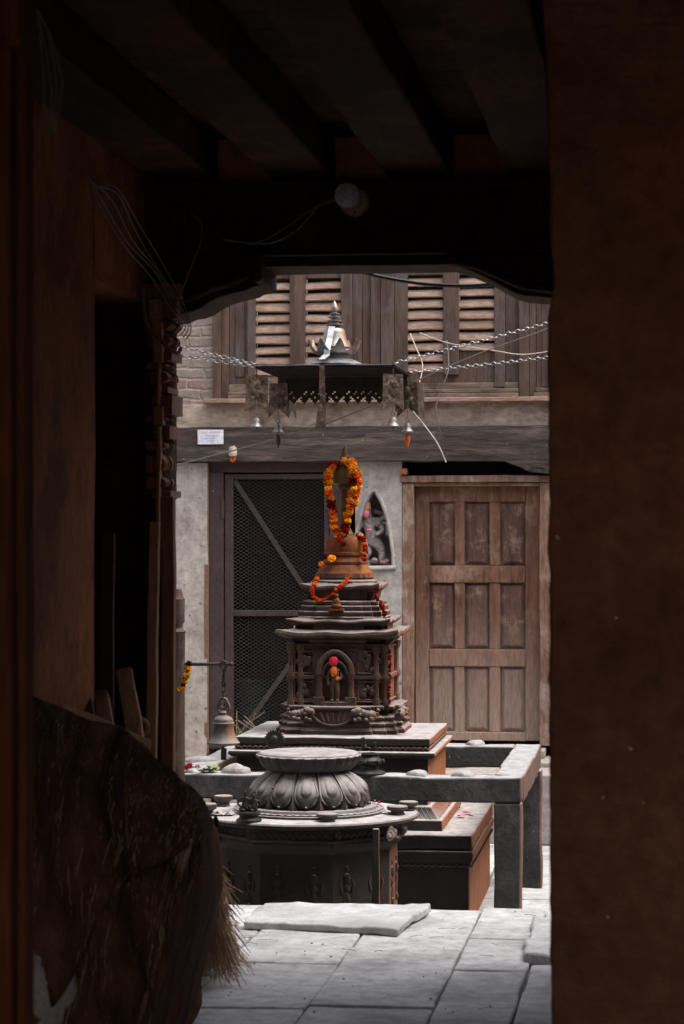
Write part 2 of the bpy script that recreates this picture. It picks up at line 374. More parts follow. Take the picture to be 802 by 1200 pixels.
pavers(bm, [-4.6+.6*i for i in range(12)], rows_c, SINK, .1, 5)
tag(part('courtyard_paving', bm, M['paving'], bevel=.006), 'sunken stone paved court around the shrine', None, kind='structure')
bm = B()
def rows_p(i):
    if i == 7: return [5.0, 6.6, 7.35, 8.28, 9.45, 10.5]
    if i == 8: return [5.0, 6.6, 7.9, 8.55, 9.0, 9.7, 10.5]
    y = 5.0+rnd.uniform(0, .6); out = [4.6]
    while y < 10.2:
        out.append(y); y += rnd.uniform(.7, 1.2)
    return out+[10.5]
pavers(bm, [-4.6, -4.0, -3.4, -2.9, -2.4, -1.98, -1.65, -1.22, -.78, -.50, -.1, .5, 1.1, 1.7, 2.0], rows_p, 0, .14, 8, gap=.004)
tag(part('passage_floor', bm, M['paving'], bevel=.008), 'worn grey flagstones leading out of the passage', None, kind='structure')
bm = B(); box(bm, -7, 6, -5.0, 10.49, SINK-.1, -.02)
tag(part('passage_ground', bm, M['joint']), 'packed earth bed below the flagstones', None, kind='structure')
bm = B(); rnd = random.Random(55)
for k in range(90):
    x, y = rnd.uniform(-2.0, -.1), 8.0+2.45*rnd.random()**.8
    q = Vector((x, y, .010)); r_ = rnd.uniform(.002, .007)
    if rnd.random() < .35:
        a_ = rnd.uniform(0, PI); d_ = Vector((math.cos(a_), math.sin(a_), 0))*rnd.uniform(.015, .04); tube(bm, [q-d_, q+d_*.2+Vector((0, 0, .003)), q+d_], .0012, 4)
    else: ball(bm, q, r_, 1, (1, 1, .6), .3)
tag(part('floor_litter', bm, M['litter']), 'grit, chaff and straw scraps scattered on the flagstones', 'litter', kind='stuff')
# loose thick slab with broken edge and the stone at the right
a = at(292, 1088, 9.62); b2 = at(492, 1058, 10.28)
bm = B(); rbox(bm, -1.72, -1.06, 9.74, 10.38, .0, .030, seg=.035, amp=.014, freq=6, seed=2)
for v_ in bm.verts:
    t_s = (v_.co.x+1.72)/.66; v_.co.y += (.10*(1-t_s)+.03*noise.noise(v_.co*5))*(10.38-v_.co.y)/.64; v_.co.x += .10*(v_.co.y-9.74)*t_s
single('paving_slab', bm, M['paving'], (-1.23, 9.98, 0), 'thick grey flagstone with a broken front edge lying proud of the floor', 'paving stone', bevel=.006)
bm = B(); rbox(bm, -.535, -.1, 9.2, 10.1, -.01, .038, seg=.035, amp=.020, freq=6, seed=4)
single('kerb_stone', bm, M['paving'], (-.37, 9.2, 0), 'rough rounded grey stone at the foot of the right hand pier', 'kerb stone', bevel=.012)

# ================================================================== FAR HOUSE
YW = 16.4
fx = lambda u: at(u, 600, YW).x
fz = lambda v: at(440, v, YW).z
house = thing('old_house', (fx(440), YW, SINK), 'old courtyard house with plaster ground floor, louvred shutters and two doorways behind the shrine', 'house')
zb0, zb1 = fz(541), fz(500)
bm = B()
rbox(bm, -4.6, fx(243), YW, YW+.3, SINK-.1, zb0, seg=.25, amp=.012, freq=2)
rbox(bm, fx(663), 2.0, YW, YW+.3, SINK-.1, zb0, seg=.25, amp=.01, freq=2)
# middle pier with pointed niche
xl, xr = fx(400), fx(471); nl, nr = fx(416.5), fx(459)
nz0, nz1 = fz(663), fz(576)
def arch(x):
    s = abs((x-(nl+nr)/2)/((nr-nl)/2)); s = min(s, 1)
    leg = (nz1-nz0)*.12
    return nz0+leg+(nz1-nz0-leg)*(1-(.42*s+.58*s**3.4))
KN = 26
xs = [nl+(nr-nl)*i/KN for i in range(KN+1)]
def quad(bm, *p): face(bm, [bm.verts.new(q) for q in p])
quad(bm, (xl, YW, SINK), (nl, YW, SINK), (nl, YW, zb0), (xl, YW, zb0))
quad(bm, (nr, YW, SINK), (xr, YW, SINK), (xr, YW, zb0), (nr, YW, zb0))
quad(bm, (xl, YW, SINK), (xl, YW+.3, SINK), (xl, YW+.3, zb0), (xl, YW, zb0))
quad(bm, (xr, YW, SINK), (xr, YW+.3, SINK), (xr, YW+.3, zb0), (xr, YW, zb0))
for p, q in zip(xs, xs[1:]):
    quad(bm, (p, YW, SINK), (q, YW, SINK), (q, YW, nz0), (p, YW, nz0))
    quad(bm, (p, YW, arch(p)), (q, YW, arch(q)), (q, YW, zb0), (p, YW, zb0))
    quad(bm, (p, YW, arch(p)), (q, YW, arch(q)), (q, YW+.2, arch(q)), (p, YW+.2, arch(p)))
    quad(bm, (p, YW, nz0), (q, YW, nz0), (q, YW+.2, nz0), (p, YW+.2, nz0))
    quad(bm, (p, YW+.2, nz0), (q, YW+.2, nz0), (q, YW+.2, arch(q)), (p, YW+.2, arch(p)))
for p in (nl, nr): quad(bm, (p, YW, nz0), (p, YW+.2, nz0), (p, YW+.2, arch(p)), (p, YW, arch(p)))
bmesh.ops.remove_doubles(bm, verts=bm.verts, dist=.0005)
part('plaster_wall', bm, M['plaster'], house)
bm = B()
tube(bm, [Vector((nl-.012, YW-.004, nz0))]+[Vector((p-.012 if p < (nl+nr)/2 else p+.012, YW-.004, arch(p)+.012)) for p in xs]+[Vector((nr+.012, YW-.004, nz0))], .012, 8)
tube(bm, [Vector((nl-.03, YW-.006, nz0-.012)), Vector(((nl+nr)/2, YW-.012, nz0-.016)), Vector((nr+.03, YW-.006, nz0-.012))], .016, 8)
part('niche_border', bm, M['plaster'], house)
# upper walls
bm = B()
box(bm, -4.6, fx(250), YW+.02, YW+.3, zb1, 5.4)
box(bm, fx(250), 2.0, YW+.02, YW+.3, fz(300), 5.4)
part('brick_wall', bm, M['brick'], house)
bm = B(); rbox(bm, fx(200)-.6, 2.0, YW-.005, YW+.3, zb1+.001, fz(472), seg=.2, amp=.006, freq=3)
part('plaster_band', bm, M['plaster2'], house)
bm = B(); rbox(bm, fx(200)-.8, 2.0, YW-.07, YW+.25, zb0, zb1, seg=.07, amp=.010, freq=5)
part('timber_beam', bm, M['beam'], house, bevel=.006)
bm = B(); rbox(bm, fx(241), 2.0, YW-.10, YW+.05, fz(472), fz(467), seg=.15, amp=.003)
part('window_sill', bm, M['slat'], house, bevel=.004)
# carved scroll hanging below the right end of the beam
bm = B()
sp = [(590, 540.5), (604, 546), (612, 549), (622, 554), (640, 555.5), (650, 556), (650, 540.5)]
prism(bm, [(fx(u), fz(v)) for u, v in sp], YW-.085, YW+.05)
for i in range(3):
    c0 = at(630, 549, YW-.09); tube(bm, [c0+Vector((math.cos(a_*.5)*(.045-.014*i), 0, math.sin(a_*.5)*(.026-.008*i))) for a_ in range(13)], .005, 6)
part('carved_scroll', bm, M['beam'], house, bevel=.005)

# windows
def rect(bm, u0, u1, v0, v1, y0, y1, rough=True, amp=.003):
    f_ = rbox if rough else box
    if rough: rbox(bm, fx(u0), fx(u1), YW+y0, YW+y1, fz(v1), fz(v0), seg=.15, amp=amp, freq=4, seed=u0*.01)
    else: box(bm, fx(u0), fx(u1), YW+y0, YW+y1, fz(v1), fz(v0))
def louvres(u0, u1, v0, v1, win, hole=False):
    bm = B(); pitch = 12.6; v = v0+3
    k = 0
    while v < v1-4:
        z = fz(v+6); x0, x1 = fx(u0), fx(u1); n = 8
        tilt = random.uniform(-.007, .007); off = random.uniform(-.004, .004)
        pr = [(.006, .036), (-.016, .024), (-.030, .002), (-.034, -.020), (-.028, -.028), (-.012, -.024), (.014, .010), (.016, .036)]
        rings = []
        for i in range(n+1):
            x = x0+(x1-x0)*i/n; w = noise.noise(Vector((x*6, z*9, 0)))*.004
            rings.append([(x, YW+.045+dy+w, z+off+dz*random.Random(int(v*10)).uniform(.86, 1.1)+w+tilt*(i/n-.5)) for dy, dz in pr])
        loft(bm, rings); v += pitch; k += 1
    part('louvre_panel', bm, M['slat'], win)
    bm = B(); rect(bm, u0, u1, v0, v1, .085, .10, False)
    part('backing_board', bm, M['shutter'], win)
w1 = B()
for q in ((250, 259, 300, 467, -.01, .16), (259, 268, 300, 467, .01, .16), (290, 299.5, 300, 448, .0, .08), (340, 358, 300, 448, -.01, .08), (400, 413, 300, 448, -.01, .08),
          (268, 418, 300, 325, .012, .1)): rect(w1, *q)
win = part('window_frame', w1, M['shutter'], house, bevel=.004)
louvres(299.5, 340, 325, 441, win); louvres(358, 400, 325, 441, win)
bm = B(); rect(bm, 268, 290, 325, 450, .03, .09); rect(bm, 275, 286, 335, 440, .02, .04); part('board_panel', bm, M['shutter'], win, bevel=.004)
bm = B(); rect(bm, 413, 424, 315, 467, .012, .1); rect(bm, 424.4, 434, 315, 467, .022, .1); rect(bm, 434.4, 446, 315, 467, .0, .1); part('board_panel', bm, M['shutter'], win, bevel=.003)
bm = B(); rect(bm, 299.5, 400, 440, 449, .015, .09); rect(bm, 268, 413, 449.2, 458, .01, .1); rect(bm, 268, 413, 458.2, 462, -.02, .1); rect(bm, 268, 413, 462.3, 466.5, -.035, .1); part('bottom_rail', bm, M['railwood'], win, bevel=.004)
w2 = B()
for q in ((446.5, 462, 300, 467, -.01, .12), (462, 478, 300, 467, .004, .1), (519.5, 538, 300, 440, -.008, .08), (579.5, 592, 300, 455, .0, .08), (608, 620, 300, 467, -.006, .16),
          (478, 608, 300, 323, .014, .1)): rect(w2, *q)
win2 = part('window_frame', w2, M['shutter'], house, bevel=.004)
louvres(478, 519.5, 323, 436, win2); louvres(538, 579.5, 323, 410, win2)
bm = B(); rect(bm, 478, 592, 430, 449, .02, .08); rect(bm, 538, 580, 410, 430, .03, .08); rect(bm, 592, 608, 323, 455, .03, .1); part('board_panel', bm, M['shutter'], win2, bevel=.004)
bm = B(); rect(bm, 478, 608, 449, 456, .01, .1); rect(bm, 478, 608, 456.3, 461, -.02, .1); rect(bm, 478, 608, 461.5, 466.5, -.035, .1); part('bottom_rail', bm, M['railwood'], win2, bevel=.004)
w3 = B()
for q in ((620.5, 628, 300, 467, .0, .14), (628, 634, 300, 467, .02, .14)): rect(w3, *q)
win3 = part('window_frame', w3, M['shutter'], house, bevel=.004)
bm = B(); rect(bm, 634, 760, 300, 455, .03, .12); part('board_panel', bm, M['shutter'], win3, bevel=.004)
bm = B(); rect(bm, 628, 760, 456, 461, -.02, .1); rect(bm, 626, 760, 461.5, 466.5, -.04, .1); part('bottom_rail', bm, M['railwood'], win3, bevel=.004)

# wooden door, nine panels
gz = fz(866)      # sill level
bm = B()
DV0, DV1 = 570, 868
rect(bm, 485, 501.5, DV0, DV1, .10, .145); rect(bm, 615, 632, DV0, DV1, .10, .145)
rect(bm, 501.5, 615, DV0, 588, .102, .143); rect(bm, 501.5, 615, 663, 683, .098, .145); rect(bm, 501.5, 615, 761, 781, .098, .145); rect(bm, 501.5, 615, 858, DV1, .10, .145)
for (va, vb_) in ((588, 663), (683, 761), (781, 858)):
    rect(bm, 531.5, 543, va, vb_, .104, .14); rect(bm, 572.5, 585, va, vb_, .104, .14)
door = part('wooden_door', bm, M['door'], house, bevel=.005)
for (va, vb_) in ((588, 663), (683, 761), (781, 858)):
    for (ua, ub) in ((501.5, 531.5), (543, 572.5), (585, 615)):
        bm = B(); rect(bm, ua-.3, ub+.3, va-.3, vb_+.3, .128, .14, False)
        x0, x1, z0, z1 = fx(ua+2.2), fx(ub-2.2), fz(vb_-2.2), fz(va+2.2)
        e = .018
        loft(bm, [[(x0, YW+.128, z0), (x1, YW+.128, z0), (x1, YW+.128, z1), (x0, YW+.128, z1)], [(x0, YW+.122, z0), (x1, YW+.122, z0), (x1, YW+.122, z1), (x0, YW+.122, z1)],
                  [(x0+e, YW+.108, z0+e), (x1-e, YW+.108, z0+e), (x1-e, YW+.108, z1-e), (x0+e, YW+.108, z1-e)]])
        part('door_panel', bm, M['panel'], door, smooth=20)
bm = B()
rect(bm, 471, 484.5, 566, 872, .0, .2, amp=.006); rect(bm, 632.5, 664, 566, 872, .0, .2, amp=.006)
rect(bm, 469, 666, 557.5, 565.5, -.012, .2, amp=.004); rect(bm, 484.5, 632.5, 565.8, 570, .02, .18)
part('door_frame', bm, M['frame'], house, bevel=.005)
bm = B(); rect(bm, 470, 478, 549, 556, -.03, .05); part('frame_peg', bm, M['redblock'], house, bevel=.004)
bm = B(); box(bm, fx(471), 1.3, YW+.18, YW+.5, zb0-.09, zb0); box(bm, fx(471), 1.3, YW+.2, YW+.25, SINK, zb0); part('dark_gap', bm, M['void'], house)
# landing in front of the door
bm = B()
zs = at(634, 908, 15.55).z
rbox(bm, fx(400), 1.3, 15.55, YW-.002, SINK, zs, seg=.2, amp=.008, freq=3)
rbox(bm, fx(462), 1.3, 16.0, YW+.15, zs-.02, fz(884), seg=.2, amp=.006, freq=3)
rbox(bm, fx(478), fx(640), 16.2, YW+.12, fz(884), fz(874), seg=.2, amp=.004, freq=3)
part('door_step', bm, M['step'], house, bevel=.01)

# mesh gate
bm = B()
rect(bm, 244.5, 261.5, 553, 880, .02, .12, amp=.001); rect(bm, 386, 400, 553, 880, .02, .12, amp=.001); rect(bm, 244.5, 400, 541, 553, .03, .12, amp=.001)
part('gate_frame', bm, M['steel'], house, bevel=.003)
bm = B()
rect(bm, 262.5, 272.5, 555, 880, .035, .08, amp=.001); rect(bm, 379, 385.5, 555, 880, .035, .08, amp=.001); rect(bm, 272.5, 379, 555, 561, .036, .08, amp=.001)
rect(bm, 272.5, 379, 716, 723, .036, .08, amp=.001); rect(bm, 272.5, 379, 870, 880, .036, .08, amp=.001)
gate = part('mesh_gate', bm, M['steel'], house, bevel=.003)
bm = B()
gx0, gx1, gz0, gz1 = fx(272), fx(379.5), fz(872), fz(560)
W, H_ = gx1-gx0, gz1-gz0
px_, pz_ = .0205, .0125     # diamond half pitches
sl = pz_/px_
def clip_line(c):   # z = c + sl*x
    pts = []
    for x in (0, W):
        z = c+sl*x
        if 0 <= z <= H_: pts.append((x, z))
    for z in (0, H_):
        x = (z-c)/sl
        if 0 < x < W: pts.append((x, z))
    return pts[:2] if len(pts) >= 2 else None
t_ = .0019
c0 = -sl*W
while c0 < H_:
    seg_ = clip_line(c0)
    if seg_:
        (xa, za), (xb, zb_) = seg_
        for mir in (0, 1):
            A = (gx0+xa, za) if not mir else (gx1-xa, za); Bq = (gx0+xb, zb_) if not mir else (gx1-xb, zb_)
            yy = YW+.06+mir*.003
            d = Vector((Bq[0]-A[0], Bq[1]-A[1])).normalized(); nrm = Vector((-d.y, d.x))*t_
            f4 = [(A[0]+nrm.x, yy, gz0+A[1]+nrm.y), (Bq[0]+nrm.x, yy, gz0+Bq[1]+nrm.y), (Bq[0]-nrm.x, yy, gz0+Bq[1]-nrm.y), (A[0]-nrm.x, yy, gz0+A[1]-nrm.y)]
            quad(bm, *f4)
    c0 += 2*pz_
part('wire_mesh', bm, M['wire'], gate, smooth=0)
for (p, q) in (((275, 563), (357, 690)), ((357, 755), (276, 868))):
    a_, b_ = at(*p, YW+.05), at(*q, YW+.05)
    bm = B(); d = (b_-a_).normalized(); n_ = Vector((-d.z, 0, d.x))*.017
    loft(bm, [[a_+n_, a_-n_, a_-n_+Vector((0, .012, 0)), a_+n_+Vector((0, .012, 0))], [b_+n_, b_-n_, b_-n_+Vector((0, .012, 0)), b_+n_+Vector((0, .012, 0))]])
    part('diagonal_brace', bm, M['wire'], gate)
bm = B(); rect(bm, 259, 262.3, 585, 606, .012, .04, False); c0 = at(261, 596, YW+.015)
tube(bm, [c0+Vector((0, 0, -.07)), c0+Vector((0, 0, .07))], .012); part('hinge', bm, M['steel'], gate)
bm = B(); rect(bm, 239.5, 244.5, 541.5, 885, .001, .2); part('door_reveal', bm, M['reveal'], house)
# interior behind the gate
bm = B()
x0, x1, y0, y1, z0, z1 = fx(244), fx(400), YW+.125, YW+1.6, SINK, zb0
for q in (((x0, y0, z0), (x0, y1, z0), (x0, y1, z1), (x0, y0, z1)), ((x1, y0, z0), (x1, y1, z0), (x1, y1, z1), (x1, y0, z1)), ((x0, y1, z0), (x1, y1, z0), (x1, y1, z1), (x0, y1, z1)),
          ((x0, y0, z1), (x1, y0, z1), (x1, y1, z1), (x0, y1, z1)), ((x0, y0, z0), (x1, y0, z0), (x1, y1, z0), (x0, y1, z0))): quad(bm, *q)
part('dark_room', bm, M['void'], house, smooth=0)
b_ = at(279, 880, YW+.45); b_.z = SINK
bm = B(); lathe(bm, [(.12, 0), (.15, .75), (.158, .76), (.15, .77), (.14, .74), (.12, .05)], 0, 0, 24)
for v_ in bm.verts: v_.co += b_+Vector((.08, 0, .2))
single('green_drum', bm, M['green'], b_+Vector((.08, 0, 0)), 'dim green barrel behind the wire mesh gate', 'barrel')

# notice, little lamp on the beam, statue
c0 = at(247, 512, YW-.088)
nt_ = thing('paper_notice', c0, 'small white printed notice pinned to the grey beam at left', 'notice')
bm = B(); rbox(bm, c0.x-.090, c0.x+.090, c0.y, c0.y+.003, c0.z-.05, c0.z+.05, seg=.03, amp=.0015, freq=9); part('sheet', bm, M['white'], nt_)
bm = B(); rnd = random.Random(4)
for k in range(11):
    x = c0.x-.078+k*.014; box(bm, x, x+rnd.uniform(.004, .009), c0.y-.004, c0.y-.002, c0.z+.031, c0.z+.037)
part('heading', bm, M['inkred'], nt_)
bm = B()
for r_, (xa, xb) in enumerate(((-.03, .06), (-.05, .03), (-.02, .035))):
    x = xa
    while x < xb:
        w_ = rnd.uniform(.006, .014); box(bm, c0.x+x, c0.x+x+w_, c0.y-.004, c0.y-.002, c0.z+.006-r_*.017, c0.z+.010-r_*.017); x += w_+.004
part('handwriting', bm, M['inkblue'], nt_)
c0 = at(273, 531, YW-.12)
tl = thing('hanging_bulb', c0, 'small beige holder with a tuft of orange marigold on the beam above the gate', 'offering')
bm = B(); lathe(bm, [(.008, .045), (.026, .04), (.03, .0), (.026, -.02), (.02, -.022)], c0.x, c0.y, 14)
for v_ in bm.verts: v_.co.z += c0.z
tube(bm, [c0+Vector((0, 0, .04)), c0+Vector((0, .06, .05))], .005); part('holder', bm, M['cream'], tl)
bm = B()
for k in range(7): ball(bm, c0+Vector((random.uniform(-.012, .012), 0, -.026-.005*k)), .009, 2, jit=.3)
part('marigold_tuft', bm, M['oransin'], tl)

c0 = at(436, 661, YW+.08)
idol = thing('niche_idol', c0, 'chalky grey dancing deity idol with pink head in the pointed niche', 'statue')
def Lp(x, z, y=0): return c0+Vector((x, y, z))
J = [(Lp(0, .16), .036), (Lp(-.012, .22), .043), (Lp(-.02, .285), .050), (Lp(-.028, .33), .022), (Lp(-.035, .375, -.02), .036), (Lp(-.04, .42, -.015), .018),
     (Lp(-.06, .13, -.02), .034), (Lp(-.01, .085, -.035), .026), (Lp(-.06, .02, -.03), .024), (Lp(-.09, .012, -.045), .018),
     (Lp(.055, .13), .034), (Lp(.075, .07, -.03), .027), (Lp(.07, .012, -.03), .02), (Lp(.10, .008, -.045), .016),
     (Lp(-.075, .285), .024), (Lp(-.10, .22, -.03), .018), (Lp(-.05, .19, -.06), .014),
     (Lp(.035, .29), .024), (Lp(.085, .235, -.02), .018), (Lp(.03, .20, -.06), .014),
     (Lp(.09, .32, .01), .016), (Lp(.10, .38, 0), .012), (Lp(-.10, .32, .01), .015), (Lp(-.115, .26, 0), .012), (Lp(.105, .28, 0), .012), (Lp(.11, .19, -.03), .010)]
E = [(0, 1), (1, 2), (2, 3), (3, 4), (4, 5), (0, 6), (6, 7), (7, 8), (8, 9), (0, 10), (10, 11), (11, 12), (12, 13), (2, 14), (14, 15), (15, 16), (2, 17), (17, 18), (18, 19), (17, 20), (20, 21), (14, 22), (22, 23), (17, 24), (24, 25)]
skin('body', J, E, M['idol'], idol)
bm = B(); ball(bm, Lp(-.04, .40, -.03), .036, 3, (1, .9, 1.2), .06); part('headdress', bm, M['peach'], idol)
bm = B(); ball(bm, Lp(-.035, .345, -.048), .024, 3, (1, .7, 1.2), .08); part('pigment', bm, M['pink'], idol)
bm = B(); ball(bm, Lp(-.01, .235, -.062), .013, 2, (1.5, .6, .7), .1); part('pigment', bm, M['pink'], idol)
bm = B()
for k in range(22):
    ball(bm, Lp(random.uniform(-.11, .115), random.uniform(-.01, .03), random.uniform(-.06, .05)), random.uniform(.012, .028), 2, (1.2, 1, .8), .15)
for k in range(26):
    a_ = random.uniform(-.4, 3.5); ball(bm, Lp(.015+.105*math.cos(a_), .25+.11*math.sin(a_), .05), random.uniform(.012, .024), 2, jit=.2)
part('rough_backing', bm, M['idol'], idol)['kind'] = 'stuff'

# ================================================================== SHRINE
SY = 13.0
SC = at(404, 700, SY); SX = SC.x
TC = (SC-Vector((0, 0, EYE))).xy.length    # not used for layout
kz = 13.1/F
def zc(v, h=0): return EYE-(v-620)*(13.1-h)/F
def sq(h, z, cx=None, cy=None):
    cx = SX if cx is None else cx; cy = SY if cy is None else cy
    return [(cx-h, cy-h, z), (cx+h, cy-h, z), (cx+h, cy+h, z), (cx-h, cy+h, z)]
def dent(h, z, a=.55, s1=.045, s2=.09):
    """square plan with stepped corners"""
    q = [(h, -a*h), (h, a*h), (h-s1*h*2, a*h), (h-s1*h*2, .76*h), (.83*h-s2*h*.2, .76*h), (.83*h-s2*h*.2, h-s1*h*2+.0), (a*h, h-s1*h*2), (a*h, h)]
    pts = []
    for k in range(4):
        c, s = [(1, 0), (0, 1), (-1, 0), (0, -1)][k]
        for x, y in q[1:]: pts.append((SX+x*c-y*s, SY+x*s+y*c, z))
    return pts
def dents(bm, lv, **kw): loft(bm, [dent(h, z, **kw) for h, z in lv])
shrine = thing('votive_shrine', (SX, SY, SINK), 'dark carved stone votive stupa with orange dome on a square stepped pedestal', 'shrine')
def squares(bm, lv): loft(bm, [sq(h, z) for h, z in lv])
PH = .747; PZ = .092
# plinth
bm = B()
squares(bm, [(PH-.01, SINK-.1), (PH-.01, -.06), (PH-.002, -.05), (PH+.008, -.03), (PH+.012, -.008), (PH+.006, .012), (PH-.02, .018)])
part('plinth_block', bm, M['pedestal'], shrine, bevel=.006)
bm = B(); rbox(bm, SX-PH-.004, SX+PH+.004, SY-PH-.004, SY+PH+.004, .021, PZ, seg=.07, amp=.005, freq=4); part('plinth_slab', bm, M['pedestal'], shrine, bevel=.008)
def scallops(bm, h, z, r, n, cy=None, flip=1):
    for s in range(4):
        for k in range(n):
            t = -h+2*h*(k+.5)/n
            x, y = [(t, -h), (h, t), (t, h), (-h, t)][s]
            nx, ny = [(0, -1), (1, 0), (0, 1), (-1, 0)][s]
            pts = []
            for i in range(7):
                a_ = PI*i/6; o_ = math.cos(a_)*h/n*.95
                dx, dy = (o_, 0) if s % 2 == 0 else (0, o_)
                pts.append((SX+x+dx+nx*.003, SY+y+dy+ny*.003, z-flip*math.sin(a_)*r))
            tube(bm, pts, .0045, 5)
bm = B(); scallops(bm, PH, -.055, .012, 42); part('scallop_border', bm, M['shrine'], shrine)
# base mouldings of the pedestal
bm = B()
squares(bm, [(.585, PZ), (.585, .145), (.575, .15), (.565, .152), (.55, .168), (.53, .195), (.522, .21), (.505, .215), (.505, .455)])
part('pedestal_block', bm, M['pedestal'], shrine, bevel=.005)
bm = B()
for s in range(2):
    for k in range(44):
        t = -.54+1.08*(k+.5)/44
        for sg in (-1, 1):
            a_ = (t, sg*.572) if s == 0 else (sg*.572, t); b_ = (t*.93, sg*.525) if s == 0 else (sg*.525, t*.93)
            if s == 0: pp = [(t, sg*.566, .152), (t*.975, sg*.55, .168), (t*.94, sg*.53, .195), (t*.925, sg*.521, .21)]
            else: pp = [(sg*.566, t, .152), (sg*.55, t*.975, .168), (sg*.53, t*.94, .195), (sg*.521, t*.925, .21)]
            tube(bm, [(SX+x, SY+y, z-.002) for x, y, z in pp], .0035, 6)
part('lotus_moulding', bm, M['pedestal'], shrine)
bm = B(); squares(bm, [(.505, .456), (.53, .462), (.545, .474), (.542, .49), (.525, .494)]); part('pedestal_ledge', bm, M['pedestal'], shrine, bevel=.004)
bm = B(); squares(bm, [(.505, .4945), (.505, .523)]); scallops(bm, .507, .5, .014, 34, flip=-1); part('scallop_border', bm, M['shrine'], shrine)
bm = B(); rbox(bm, SX-.515, SX+.515, SY-.515, SY+.515, .5235, .562, seg=.06, amp=.0045, freq=5); part('pedestal_slab', bm, M['pedestal'], shrine, bevel=.006)
# stepped base of the stupa
bm = B()
H0 = .346
Zb = .562
def zf(v, h): return zc(v, h)
lv = [(H0, Zb), (H0, zf(857, H0)), (H0-.006, zf(856, H0)), (H0-.02, zf(853, H0)), (H0-.012, zf(851.5, H0)), (H0-.012, zf(849, H0)), (H0-.022, zf(848, H0)), (H0-.035, zf(845, H0)), (H0-.02, zf(843.5, H0)),
      (H0-.02, zf(841.5, H0)), (H0-.045, zf(840, H0)), (H0-.06, zf(838, H0)), (H0-.06, zf(833.5, H0)), (H0-.022, zf(832, H0)), (H0-.02, zf(829, H0)), (H0-.03, zf(828, H0)), (.266, zf(827, .27))]
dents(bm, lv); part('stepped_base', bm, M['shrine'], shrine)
# body with corner pilasters
hb = .255
zt = zf(755, .27)
bm = B(); zb = lv[-1][1]
dents(bm, [(hb, zb), (hb, zt)], s1=.03)
part('body', bm, M['shrine'], shrine)
bm = B()
for kx in (-1, 1):
    for ky in (-1, 1):
        for (ox, oy) in ((1, 1), (1.0, .80), (.80, 1.0)):
            px2, py2 = SX+kx*hb*ox*1.0, SY+ky*hb*oy*1.0
            prof = [(.02, zb), (.02, zb+.03), (.013, zb+.04), (.013, zb+.12), (.02, zb+.135), (.024, zb+.15), (.02, zb+.165), (.013, zb+.18), (.013, zt-.05), (.02, zt-.035), (.024, zt-.02), (.024, zt)]
            lathe(bm, prof, px2, py2, 8)
for s in (-1, 1):
    box(bm, SX-hb-.004, SX+hb+.004, SY+s*(hb+.003)-.01, SY+s*(hb+.003)+.01, zb+.141, zb+.158)
    box(bm, SX+s*(hb+.003)-.01, SX+s*(hb+.003)+.01, SY-hb-.004, SY+hb+.004, zb+.139, zb+.160)
for k in range(46):
    t = -hb+2*hb*(k+.5)/46
    for zz in (zb+.018, zt-.022): ball(bm, (SX+t, SY-hb-.002, zz), .0062, 1); ball(bm, (SX+hb+.002, SY+t, zz), .0062, 1)
for xa, xb in ((-.235, -.135), (.105, .235)):
    for z_a, z_b in ((zb+.03, zb+.125), (zb+.17, zt-.04)):
        tube(bm, [(SX+xa, SY-hb, z_a), (SX+xb, SY-hb, z_a), (SX+xb, SY-hb, z_b), (SX+xa, SY-hb, z_b), (SX+xa, SY-hb, z_a)], .005, 5)
        for k in range(9): ball(bm, (SX+random.uniform(xa+.02, xb-.02), SY-hb, random.uniform(z_a+.015, z_b-.015)), random.uniform(.008, .018), 2, (1, .5, 1.2), .1)
part('pilasters', bm, M['shrine'], shrine)
# eave with upturned corners
def eave(bm, h, z0, z1, up, h_in):
    n = 12; rings = []
    for (hh, z, u_) in ((h_in, z0-.012, 0), (h*.985, z0, up), (h, z0+.008, up), (h*.99, z1-.004, up), (h*.9, z1, up*.5), (h_in*.9, z1+.012, 0)):
        ring = []
        for s in range(4):
            c, sn = [(1, 0), (0, 1), (-1, 0), (0, -1)][s]
            for k in range(n):
                t = -1+2*k/n
                lift = u_*abs(t)**5
                flute = .004*math.sin(t*30) if u_ else 0
                x, y = hh*(1+.04*abs(t)**6), hh*t*(1+.04*abs(t)**6)
                ring.append((SX+x*c-y*sn, SY+x*sn+y*c, z+lift+flute))
        rings.append(ring)
    loft(bm, rings)
bm = B(); eave(bm, .318, zf(747, .33), zf(741, .33), .014, .262); part('eave', bm, M['shrine'], shrine)
bm = B(); dents(bm, [(.262, zt), (.275, zt+.012), (.285, zt+.02), (.28, zf(748, .3))])
for k in range(40):
    t = -.25+.5*(k+.5)/40; box(bm, SX+t-.004, SX+t+.004, SY-.278, SY-.25, zt-.012, zt+.001)
part('dentil_course', bm, M['shrine'], shrine)
bm = B(); dents(bm, [(.25, zf(741, .25)), (.25, zf(733, .25)), (.258, zf(731, .25))]); part('neck_course', bm, M['shrine'], shrine)
bm = B(); eave(bm, .272, zf(731, .27), zf(727, .27), .01, .24); part('upper_eave', bm, M['shrine'], shrine)
bm = B()
lv = [(.236, zf(727, .24)), (.24, zf(724, .24)), (.232, zf(722.5, .24)), (.236, zf(721, .24)), (.236, zf(717.5, .24)), (.222, zf(716, .23)), (.226, zf(714.5, .23)), (.226, zf(711, .23)), (.212, zf(709.5, .22)), (.216, zf(708, .22)), (.214, zf(705.5, .22)), (.196, zf(704, .2))]
dents(bm, lv, s1=.03); part('roof_steps', bm, M['shrine'], shrine)
bm = B(); dents(bm, [(.17, zf(704.5, .2)), (.185, zf(700, .2)), (.19, zf(694, .2)), (.2, zf(691, .2))], s1=.03); part('upper_block', bm, M['shrine'], shrine)
